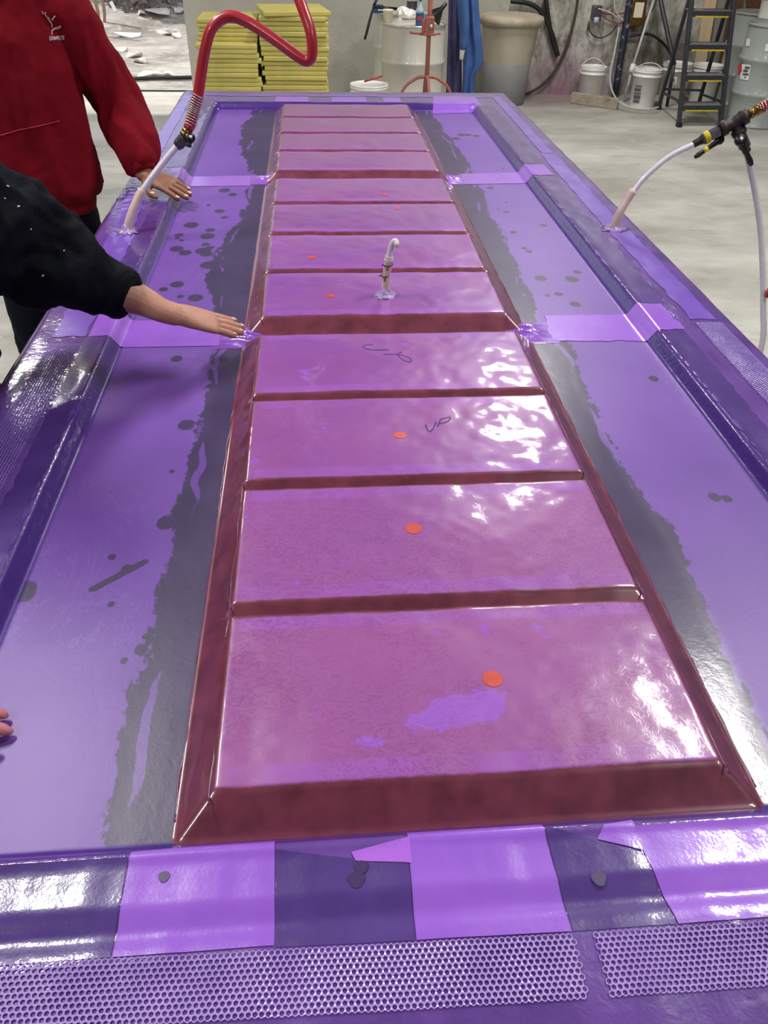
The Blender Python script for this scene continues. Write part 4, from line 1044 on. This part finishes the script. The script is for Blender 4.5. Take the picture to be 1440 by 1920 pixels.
q = at(692, 160, Y=6.9); t_ = pail((q[0], q[1], 0), M['white'], 'white pail with a red stick across it, just beyond the table end', h=float(q[2])+.012, R=.155)
st = tag(MB().tube([at(683, 158, Y=6.88)+np.array((0, 0, .02)), at(716, 148, Y=6.9)+np.array((0, 0, .02))], [(.014, .007), (.016, .008)], 10).build('paint_stick', M['red'], loc=tuple(at(700, 154, Y=6.9))), 'red stick lying across the white pail behind the table', 'stick')
qq = at(1446, 34, Z=.872); t_ = pail((qq[0], qq[1], .872), M['white'], 'white pail with green band standing on the front grey drum', h=.36, R=.145, cat='pail')
MB().lathe([(.1405, .16), (.146, .162), (.147, .185), (.142, .187)], qq, 32, cap=False).build('green_band', M['green'], t_)

# clutter on the pale drum
zt = .873


def onlid(px, py): return at(px, py, Z=zt)


q = onlid(727, 42); t_ = thing('cream_tub', 'cream plastic tub on the pale drum lid', 'tub', tuple(q)); MB().lathe([(.040, 0), (.046, .085), (.049, .087), (.049, .1), (.044, .1), (.038, .01)], q, 28).build('tub', M['cream'], t_)
q = onlid(786, 49); t_ = thing('spray_bottle', 'spray bottle of blue liquid on the pale drum lid', 'bottle', tuple(q))
MB().lathe([(.034, 0), (.036, .01), (.036, .10), (.03, .115)], q, 24).build('liquid', M['bluep'], t_)
MB().lathe([(.0365, .10), (.035, .12), (.016, .16), (.014, .19), (.013, .19)], q, 24).build('neck', M['clear'], t_)
MB().box(q+np.array((0, 0, .215)), (.026, .06, .05)).tube([q+np.array((0, -.03, .225)), q+np.array((0, -.06, .225))], .006, 8).build('spray_head', M['bluep'], t_, bevel=.005)
MB().box(q+np.array((-.004, -.036, .062)), (.042, .003, .03)).build('label', M['redlabel'], t_, smooth=False)
q = onlid(822, 47); t_ = thing('black_funnel', 'black funnel tipped on the right of the pale drum lid', 'funnel', tuple(q))
MB().lathe([(.075, 0), (.077, .006), (.02, .10), (.014, .16), (.011, .16), (.016, .10), (.070, .008)], q+np.array((-.05, 0, .05)), 28, axis=(.55, -.1, .6)).build('cone', M['blackp'], t_)
q = onlid(764, 35); t_ = thing('white_rag', 'crumpled white rag on the pale drum lid', 'rag', tuple(q))
Vr, Fr, Nr = remesh(MB().ell(q+np.array((0, .0, .03)), (.09, .06, .035)).ell(q+np.array((-.04, .03, .05)), (.05, .05, .03)), .008, 1); Vr = folds(Vr, Nr, .018, 28, 51); Vr[:, 2] = np.maximum(Vr[:, 2], zt+.002); obj('cloth', Vr, Fr, M['white'], t_)
q = onlid(772, 24); t_ = thing('solvent_can', 'dull metal can at the back of the pale drum lid', 'can', tuple(q)); MB().lathe([(.052, 0), (.054, .004), (.052, .01), (.052, .18), (.055, .185), (.05, .19), (.02, .19)], q, 28).build('body', M['grey'], t_); MB().lathe([(.053, .10), (.0545, .101), (.0545, .16), (.053, .161)], q, 28, cap=False).build('label', M['cream'], t_)
qb = at(709, 24, Z=.88); t_ = thing('blue_carton', 'small blue carton at the left of the rear pale drum', 'box', tuple(qb)); MB().box(qb+np.array((0, 0, .035)), (.10, .07, .07)).build('box', M['bluep'], t_, bevel=.003)
MB().box(qb+np.array((.02, -.036, .035)), (.05, .002, .03)).build('label', M['label'], t_, smooth=False)
y_ = float(qb[1])-.12; t_ = thing('caulking_gun', 'black caulking gun lying across the pale drum lids', 'tool', tuple(at(722, 14, Y=y_)))
MB().tube([at(700, 13, Y=y_), at(746, 17, Y=y_+.02)], .014, 10).build('barrel', M['blackp'], t_)
MB().tube([at(700, 14, Y=y_), at(694, 35, Y=y_-.02), at(689, 55, Y=y_-.04), at(684, 74, Y=y_-.05)], [.010, .013, .013, .012], 10, seg=12).build('grip', M['blackp'], t_)
MB().tube([at(700, 12, Y=y_), at(708, -4, Y=y_+.02)], .012, 8).build('plunger', M['blackp'], t_)

# red stand
ys = 6.95; zf = at(800, 150, Y=ys); t_ = thing('pipe_stand', 'red oxide pipe stand with clamp and curved legs in front of the pale drum', 'stand', (zf[0], zf[1], 0))
tp0 = at(800, -10, Y=ys); tp0[0] = zf[0]
MB().tube([np.array((zf[0], ys, .25)), np.array((zf[0], ys, 1.55))], .019, 16).build('pole', M['rust'], t_)
cz = at(800, 48, Y=ys)[2]
MB().box((zf[0], ys, cz), (.075, .07, .13)).box((zf[0]-.045, ys, cz-.01), (.03, .05, .10)).box((zf[0], ys, cz-.06), (.10, .075, .02)).build('clamp', M['rust'], t_, bevel=.006)
MB().lathe([(.002, 0), (.014, 0), (.014, .02), (.008, .02), (.008, .035)], (zf[0]+.01, ys-.036, cz+.0), 10, axis=(0, -1, 0)).build('clamp_bolt', M['steel'], t_)
MB().tube([at(768, 61, Y=ys), at(798, 65, Y=ys)], .009, 8).tube([at(800, 66, Y=ys), at(826, 63, Y=ys)], .008, 8).build('crossbar', M['rust'], t_)
lz = at(800, 143, Y=ys)[2]
for (dx, dy) in ((-.30, -.05), (.29, -.05), (.0, -.28), (0, .2)):
    MB().tube([(zf[0], ys, lz), (zf[0]+dx*.35, ys+dy*.35, lz-.02), (zf[0]+dx*.75, ys+dy*.75, lz-.14), (zf[0]+dx, ys+dy, .012)], [.016, .013, .012, .012], 10, seg=16).build('leg', M['rust'], t_)

# foam stacks
ORD = 'first second third fourth fifth sixth seventh eighth ninth tenth eleventh twelfth thirteenth fourteenth fifteenth sixteenth seventeenth eighteenth nineteenth twentieth twenty-first twenty-second twenty-third twenty-fourth twenty-fifth twenty-sixth twenty-seventh twenty-eighth twenty-ninth thirtieth'.split()
fs = None


def foam(x0, x1, yf, z, dep, th, rz, label, grp):
    c = np.array(((x0+x1)/2, yf+dep/2, z)); a = rotz(rz)
    o = MB().box(c+np.array((0, 0, th/2)), (x1-x0, dep, th-.001), a).build('foam_sheet', M['foam'], loc=tuple(c), smooth=False, bevel=.008)
    tag(o, label, 'foam sheet', grp); return o


yR = 7.55; zR = at(545, 21, Y=yR)[2]; xa, xb = at(488, 60, Y=yR)[0], at(613, 60, Y=yR)[0]
nR = int(round(zR/.0385)); th = zR/nR
for k in range(nR):
    top = k == nR-1
    o = foam(xa+random.uniform(-.02, .02), xb+random.uniform(-.022, .022), yR+random.uniform(-.012, .012), k*th, .62, th, random.uniform(-.012, .012) if not top else .16, 'yellow foam sheet, %s from the top of the taller right stack' % ORD[nR-1-k] if not top else 'topmost yellow foam sheet of the taller right stack, twisted askew', 'foam sheets in the right stack')
yL = 7.50; zL = at(430, 83, Y=yL)[2]; xa, xb = at(371, 120, Y=yL)[0], at(494, 120, Y=yL)[0]-.01
nL = int(round(zL/.0385)); thL = zL/nL
for k in range(nL):
    foam(xa+random.uniform(-.022, .022), xb+random.uniform(-.05, .0), yL+random.uniform(-.012, .012), k*thL, .62, thL, random.uniform(-.01, .01), 'yellow foam sheet, %s from the top of the lower left stack' % ORD[nL-1-k], 'foam sheets in the left stack')
zU = at(430, 36, Y=yL+.16)[2]; nU = 5; thU = (zU-zL)/nU
xa, xb = at(370, 45, Y=yL+.16)[0], at(482, 45, Y=yL+.16)[0]
for k in range(nU):
    foam(xa+random.uniform(-.012, .012), xb+random.uniform(-.012, .012), yL+.16+random.uniform(-.012, .012), zL+k*thU, .55, thU, random.uniform(-.02, .02), 'yellow foam sheet, %s from the top of the set back pile on the left stack' % ORD[nU-1-k], 'foam sheets on top of the left stack')

# bin with lid
bb = fl(942, 192); bc = np.array((bb[0], bb[1], 0.))
zl = at(950, 40, Y=float(bc[1])-.33)[2]
t_ = thing('plastic_bin', 'tall milky plastic bin with a dusty lid and grey liquid inside', 'bin', tuple(bc))
Rb = .315
MB().lathe([(Rb*.80, .36), (Rb*.82, .40), (Rb*.985, zl-.02), (Rb*.985, zl)], bc, 44).build('upper_wall', M['bin'], t_)
MB().lathe([(Rb*.70, 0), (Rb*.74, .01), (Rb*.822, .40), (Rb*.80, .41)], bc, 44).build('liquid_wall', M['liquid'], t_)
MB().lathe([(Rb*1.0, zl-.055), (Rb*1.09, zl-.05), (Rb*1.10, zl-.01), (Rb*1.07, zl+.015), (Rb*.9, zl+.03), (Rb*.5, zl+.035), (.02, zl+.035)], bc, 44).build('lid', M['lid'], t_)


# hanging coveralls
def drape(name, m, pts, yb, parent, fold=9, dep=.05, seed=0):
    """pts: rows of (left px, right px, py); a hanging cloth with pleats, closed front and back"""
    n = 36; front = []; back = []
    for (l, r, py) in pts:
        a, b_ = at(l, py, Y=yb), at(r, py, Y=yb); fr, bk = [], []
        for i in range(n):
            u = i/(n-1); p = a*(1-u)+b_*u; e = math.sin(math.pi*u)**.5
            w_ = math.sin(u*fold*2+seed)+.5*math.sin(u*fold*3.7+seed*2+py*.01)
            fr.append(p+np.array((0, -dep*e-.018*e*w_, 0))); bk.append(p+np.array((0, dep*e*.6, 0)))
        front.append(fr); back.append(bk)
    R = [fr+bk[::-1] for fr, bk in zip(front, back)]
    return MB().rings(R).build(name, m, parent)


yc_ = 8.0; q = at(870, 120, Y=yc_); hk = np.array((q[0], yc_, 2.05))
t_ = thing('blue_coverall', 'blue work coverall hanging with one sleeve down beside the bin', 'coverall', tuple(q))
drape('body', M['blue'], [(853, 893, -60), (856, 897, 0), (860, 901, 50), (866, 905, 90), (868, 906, 120), (868, 892, 140), (866, 890, 178), (864, 888, 205)], yc_, t_, 5, .055, 1)
MB().tube([at(866, -30, Y=yc_-.10), at(869, 10, Y=yc_-.11), at(871, 55, Y=yc_-.11), at(868, 92, Y=yc_-.11)], [(.075, .05), (.07, .05), (.068, .045), (.045, .035)], 18, seg=18).build('sleeve', M['blue'], t_)
MB().tube([at(868, 91, Y=yc_-.11), at(866, 100, Y=yc_-.11), at(865, 111, Y=yc_-.11)], [(.036, .03), (.026, .022), (.022, .02)], 14).build('gathered_cuff', M['white'], t_)
q2 = at(848, 120, Y=yc_+.1); t_ = thing('violet_coverall', 'violet stained coverall hanging just left of the blue one', 'coverall', tuple(q2))
drape('body', M['violet'], [(838, 860, -60), (841, 864, 0), (840, 865, 60), (838, 866, 120), (836, 866, 175), (835, 866, 205)], yc_+.12, t_, 4, .05, 3)
# the rail both garments hang from
r0, r1 = at(825, -62, Y=yc_+.06), at(910, -62, Y=yc_+.06); r1[2] = r0[2]
tag(MB().tube([r0, r1], .014, 10).tube([r0, (r0[0], YW, r0[2])], .012, 8).tube([r1, (r1[0], YW, r1[2])], .012, 8).build('hanging_rail', M['grey'], loc=tuple(r0)), 'grey metal rail fixed to the wall above the coveralls', 'rail')


# hoses, cables, pipes on the wall
def wire(name, px, Yp, r, m, label, cat, dy=None, seg=40):
    P = [at(a, b_, Y=Yp+(dy[i] if dy else 0)) for i, (a, b_) in enumerate(px)]
    return tag(MB().tube(P, r, 10, seg=seg).build(name, m, loc=tuple(P[0])), label, cat)


YH = YW-.04
wire('suction_hose', [(958, 2), (985, 5), (1006, 14), (1022, 34), (1036, 66), (1044, 96), (1046, 104), (1040, 90), (1031, 52), (1022, -10)], YH-.03, .024, M['hose'], 'thick black hose looped down the wall beside the bin', 'hose', seg=60)
wire('wall_hose', [(1086, -20), (1078, 30), (1063, 85), (1042, 130), (1015, 160), (985, 178)], YH, .014, M['hosebrown'], 'long dusty hose curving down the wall to the floor behind the bin', 'hose')
wire('arched_hose', [(1180, 68), (1215, 64), (1240, 78), (1256, 98), (1264, 118)], YH-.1, .014, M['hose'], 'black hose arching from the wall to the ladder legs', 'hose')
wire('thin_white_tube', [(1161, 52), (1152, 100), (1144, 140), (1147, 168), (1160, 190), (1185, 202), (1215, 205), (1235, 201)], 8.5, .010, M['pipewhite'], 'thin white tube hanging down and curling along the floor to the pails', 'tube', dy=[.8, .7, .5, .3, .06, -.10, -.13, -.08])
# regulator and cables
q = at(1118, 24, Y=YH); t_ = thing('air_regulator', 'small air regulator box with dangling leads on the wall', 'regulator', tuple(q))
MB().box(q, (.10, .09, .14)).build('body', M['grey'], t_, bevel=.01); MB().lathe([(.03, 0), (.03, .05), (.02, .055)], q+np.array((.0, -.04, -.09)), 14).build('bowl', M['clear'], t_)
MB().tube([at(1103, 45, Y=YH), at(1102, 58, Y=YH)], .010, 8).build('orange_tag', M['brass'], t_)
q = at(1194, 22, Y=YH-.05); t_ = thing('yellow_box', 'dull yellow control box on the wall among the cables', 'box', tuple(q)); MB().box(q, (.16, .1, .26)).build('case', M['brass'], t_, bevel=.008)
MB().box(q+np.array((0, -.052, .02)), (.10, .005, .14)).build('cover', M['cream'], t_, bevel=.002)
for k, (px, m, rr, lb_) in enumerate((([(1104, 40), (1108, 62), (1125, 71), (1145, 62), (1158, 46)], M['cable'], .007, 'dark cable loop below the regulator'),
                                  ([(1118, 16), (1135, 26), (1160, 26), (1185, 20)], M['redcable'], .007, 'reddish cable sagging right from the regulator'),
                                  ([(1120, 20), (1138, 36), (1160, 44), (1180, 40)], M['redcable'], .006, 'brownish cable sagging below the reddish one'),
                                  ([(1122, 16), (1145, 24), (1170, 40), (1196, 30), (1206, 8)], M['palecable'], .007, 'pale cable crossing behind the others on the wall'),
                                  ([(1150, -15), (1154, 18), (1166, 36), (1180, 40), (1192, 30), (1196, 0)], M['palecable'], .008, 'pale cable loop hanging in front of the navy pipe'),
                                  ([(1196, 34), (1212, 32), (1226, 14), (1234, -10)], M['cable'], .006, 'dark cable loop at the right of the yellow box'))):
    wire('wall_cable', px, YH-.02-.012*k, rr, m, lb_, 'cable')
P0, P1 = fl(1152, 183), at(1186, -30, Y=YH-.05)
tag(MB().tube([P0, P1], .038, 16, seg=8).build('navy_pipe', M['pipeblue'], loc=tuple(P0)), 'paint splashed navy pipe leaning on the wall behind the pails', 'pipe')
P0 = at(1185, 130, Y=YH-.35); P1 = at(1232, -20, Y=YH-.04)
t_ = thing('white_pipe', 'thin white pipe leaning on the wall above the labelled pail', 'pipe', tuple(P0))
MB().tube([P0, P1], .014, 12).build('rod', M['pipewhite'], t_); MB().tube([P0-unit(P1-P0)*.03, P0+unit(P1-P0)*.05], .03, 14).build('foot_cap', M['white'], t_)
MB().tube([P0, (P0[0]-.02, P0[1], .012)], .013, 12).build('lower_rod', M['pipewhite'], t_)
# boards
def board(name, a, b_, wd, th, m, label):
    d = unit(b_-a); return tag(MB().bar(a, b_, wd, th, (1, 0, 0)).build(name, m, loc=tuple(a), smooth=False, bevel=.003), label, 'board')
a = at(1303, 176, Y=9.30); a[2] = .012; b_ = at(1343, -60, Y=9.355); board('pine_board', a, b_, .13, .03, M['pine'], 'pale pine board leaning on the wall behind the ladder')
a = at(1346, 182, Y=9.28); a[2] = .012; b_ = at(1390, -40, Y=9.34); board('brown_board', a, b_, .13, .04, M['brown'], 'brown timber leaning on the wall left of the rear drum')
a = at(1396, 180, Y=9.345); a[2] = .006; b_ = at(1424, -60, Y=9.345); board('brown_board', a, b_, .20, .03, M['brown'], 'wide brown timber leaning behind the rear grey drum')
a = at(1350, 180, Y=9.372); a[2] = .004; b_ = at(1366, -60, Y=9.372); board('grey_sheet', a, b_, .26, .008, M['wallplain'], 'pale grey sheet leaning on the wall behind the pine board')
a, b_ = fl(1070, 193), fl(1157, 206); hb_ = .11
tag(MB().bar(np.array((a[0], a[1], hb_/2+.001)), np.array((b_[0], b_[1], hb_/2+.001)), .05, hb_, (-.2, 1, 0)).build('timber_block', M['oldwood'], loc=(a[0], a[1], 0), smooth=False, bevel=.006), 'grey weathered timber block lying in front of the small pail', 'timber')

# step ladder
FL_, FR_, RL_, RR_ = fl(1272, 238), fl(1350, 238), fl(1234, 205), fl(1306, 208)
t_ = thing('step_ladder', 'charcoal step ladder with yellow edged treads beside the grey drums', 'ladder', tuple((FL_+FR_)/2))
wv = unit(FR_-FL_); bk = unit(np.cross((0, 0, 1), wv)); mid = (FL_+FR_+RL_+RR_)/4
ym = float(mid[1]); FLt, FRt = at(1309.6, -120, Y=ym-.02), at(1390.6, -120, Y=ym-.02); FRt[2] = FLt[2]
RLt, RRt = at(1304, -45, Y=ym+.05), at(1379, -45, Y=ym+.05); RRt[2] = RLt[2]; H_ = float(FLt[2])
topc = (FLt+FRt)/2


def u_at(a, b_, py):
    us = np.linspace(0, 1, 400); P = a+(b_-a)*us[:, None]-CAMP; yy = 960-FPX*(P@CU)/(P@CF); return float(us[np.argmin(abs(yy-py))])


for a, b_ in ((FL_, FLt), (FR_, FRt)): MB().bar(a, b_, .032, .055, wv).build('front_leg', M['ladder'], t_, smooth=False, bevel=.004)
for a, b_ in ((RL_, RLt), (RR_, RRt)): MB().bar(a, b_, .028, .04, wv).build('rear_leg', M['ladder'], t_, smooth=False, bevel=.004)
for a in (FL_, FR_, RL_, RR_): MB().box(a+np.array((0, 0, .02)), (.05, .06, .04), (wv, bk, (0, 0, 1))).build('rubber_foot', M['blackp'], t_, bevel=.005)
for py in (197, 141, 83, 20):
    u = u_at(FL_, FLt, py); a, b_ = FL_*(1-u)+FLt*u, FR_*(1-u)+FRt*u; c = (a+b_)/2+bk*.07; wd = np.linalg.norm(b_-a)-.02
    tr = MB().box(c, (wd, .19, .012), (wv, bk, (0, 0, 1))).build('tread', M['tread'], t_, smooth=False, bevel=.003)
    MB().box(c-bk*.096-np.array((0, 0, .022)), (wd, .006, .05), (wv, bk, (0, 0, 1))).build('tread_front', M['ladder'], tr, smooth=False)
    MB().box(c-bk*.101-np.array((0, 0, .043)), (wd*.82, .006, .012), (wv, bk, (0, 0, 1))).build('yellow_edge', M['yellow'], tr, smooth=False)
MB().tube([FLt, FLt+np.array((0, 0, .05)), FRt+np.array((0, 0, .05)), FRt], .016, 10).build('hand_rail', M['blackp'], t_)
MB().box((RLt+RRt)/2+np.array((0, -.12, .0)), (.42, .26, .03), (wv, bk, (0, 0, 1))).build('platform', M['tread'], t_, bevel=.006)
u = .17; MB().bar(RL_*(1-u)+RLt*u, RR_*(1-u)+RRt*u, .02, .02, bk).build('rear_brace', M['ladder'], t_, smooth=False)
for a, at_, b_, bt_ in ((FL_, FLt, RL_, RLt), (FR_, FRt, RR_, RRt)): MB().bar(a*(1-.14)+at_*.14, b_*(1-.14)+bt_*.14, .02, .012, (0, 0, 1)).build('side_spreader', M['ladder'], t_, smooth=False)
P0 = at(1264, 121, Y=float(RL_[1])+.10); P1 = at(1232, -30, Y=YW-.22)
t_ = tag(MB().tube([P0, P1], .024, 12, seg=6).tube([P0, (P0[0]+.03, P0[1]+.02, .01)], .018, 10).build('black_bar', M['ladder'], loc=(P0[0], P0[1], 0)), 'black metal bar leaning against the wall left of the ladder', 'bar')

# ================================================================== OUTSIDE THE DOORWAY
gx = np.linspace(-9, 4, 90); gy = np.linspace(YW+.2, 24, 110); X, Y = np.meshgrid(gx, gy)
Z = .0+.05*fbm(np.stack([X*1.3, Y*1.3, 0*X], -1), 3, 61)*sstep(YW+.8, YW+3, Y)+.9*sstep(13.8, 18, Y)-.012
idx = np.arange(X.size).reshape(X.shape); F = np.stack([idx[:-1, :-1], idx[:-1, 1:], idx[1:, 1:], idx[1:, :-1]], -1).reshape(-1, 4).tolist()
tag(obj('yard_ground', np.stack([flat(X), flat(Y), flat(Z)], 1), F, M['ground']), kind='structure')


def gz(x, y): return float(.05*fbm(np.array((x*1.3, y*1.3, 0.)), 3, 61)*sstep(YW+.8, YW+3, y)+.9*sstep(13.8, 18, y)-.012)


c0 = at(205, 152, Z=0); c1 = at(352, 148, Z=0)
tag(MB().tube([(c0[0]-1.2, c0[1]-.05, .015), c0+np.array((0, 0, .015)), (c0+c1)/2+np.array((0, .03, .015)), c1+np.array((0, 0, .015)), (c1[0]+.8, c1[1]+.1, .02)], .022, 8, seg=24).build('yard_cable', M['cable'], loc=(c0[0], c0[1], 0)), 'black cable lying across the ground just outside the doorway', 'cable')
mt = NT('scrub_leaves'); rnd = mt.noise(3, 5, .7); mt.P(Base_Color=mt.mix(mt.ramp(rnd, .35, .65), lin((84, 72, 66)), lin((188, 172, 168))), Roughness=.9)
rng = np.random.default_rng(3); n = 9000
ctr = np.stack([rng.uniform(-7, 1, n), 15.4+np.abs(rng.normal(0, 1, n)), np.zeros(n)], 1); ctr[:, 2] = .1+rng.uniform(0, 1, n)*(1.2+.7*(ctr[:, 1]-14.6))
ctr[:, 1] -= .5*np.cos(ctr[:, 0]*2.1)*1; u_ = rng.normal(size=(n, 3)); u_ /= np.linalg.norm(u_, axis=1)[:, None]; v_ = np.cross(u_, rng.normal(size=(n, 3))); v_ /= np.linalg.norm(v_, axis=1)[:, None]
sz = rng.uniform(.05, .14, n)[:, None]
V = np.stack([ctr-u_*sz, ctr+v_*sz*.35, ctr+u_*sz, ctr-v_*sz*.35], 1).reshape(-1, 3)
tag(obj('scrub_bank', V, np.arange(4*n).reshape(-1, 4).tolist(), mt.m, smooth=False), 'tangled greyish brown scrub at the back of the yard', 'shrubs', kind='stuff')
for k, (pa, pb, r, lb_) in enumerate((((168, 62), (158, -60), .09, 'dull wooden post beside the sleeve, leftmost in the yard'), ((184, 65), (172, -60), .065, 'pale barkless wooden post standing in front of the others in the yard'), ((194, 52), (186, -60), .06, 'thin brown wooden post, rightmost of the three in the yard'))):
    a = at(*pa, Z=0.02); b_ = at(*pb, Y=float(a[1])+.1)
    pts = spline(np.array([a+np.array((0, 0, -.05)), a*.7+b_*.3+np.array((.03, 0, 0)), a*.3+b_*.7-np.array((.02, 0, 0)), b_]), 12)
    tag(MB().tube(pts, [r*.5]+[r*.42]*11, 10).build('yard_post', M['stake'], loc=tuple(a)), lb_, 'post')
rd = random.Random(4)
SCL = ['widest one below the scrub', 'long thin one near the scrub', 'against the right door edge near the scrub', 'left of centre in mid yard', 'long one just behind the black cable', 'left one below the pale post', 'small one at the centre', 'small one beside the red sleeve', 'thin one left of the centre one', 'lying in front of the widest one', 'small one behind the widest one', 'short one near the cable at the right', 'farthest one, at the foot of the scrub', 'small one at the right door edge']
scr = [(300, 44, .55, .25), (240, 62, .5, .10), (340, 43, .3, .2), (250, 98, .3, .08), (286, 139, .55, .16), (192, 80, .35, .07), (262, 110, .22, .07), (205, 112, .2, .08), (228, 90, .3, .1), (310, 60, .45, .1), (268, 45, .2, .15), (315, 138, .2, .12), (232, 30, .3, .2), (330, 66, .2, .1)]
for k, (px, py, wx, wy) in enumerate(scr):
    q = at(px, py, Z=.03); q[2] = gz(q[0], q[1])
    n = 9; an = np.linspace(0, 6.283, n, endpoint=False); rr = [rd.uniform(.6, 1.1) for _ in an]; a0 = rd.uniform(-.4, .4)
    R = []
    for zz in (0.0, .018):
        R.append([q+np.array((wx*.5*r_*math.cos(a_)*math.cos(a0), wy*r_*math.sin(a_)+wx*.3*math.cos(a_)*math.sin(a0), .02+zz+.03*math.sin(a_*2+k))) for a_, r_ in zip(an, rr)])
    tag(MB().rings(R).build('scrap_sheet', M['debris'], loc=tuple(q), smooth=False), 'pale broken scrap of sheet in the yard, '+SCL[k], 'scrap', 'scraps lying in the yard')
q = at(178, 32, Z=.05); tag(MB().ell(q+np.array((0, 0, .10)), (.22, .16, .16)).build('white_sack', M['debris'], loc=tuple(q)), 'rounded white sack lying behind the pale post in the yard', 'sack')
a = at(208, 4, Y=14.0); b_ = at(217, 22, Y=13.9); tag(MB().bar(a, b_, .05, .03, (1, 0, 0)).build('pale_stick', M['debris'], loc=tuple(b_), smooth=False), 'pale stick leaning in the scrub', 'stick')
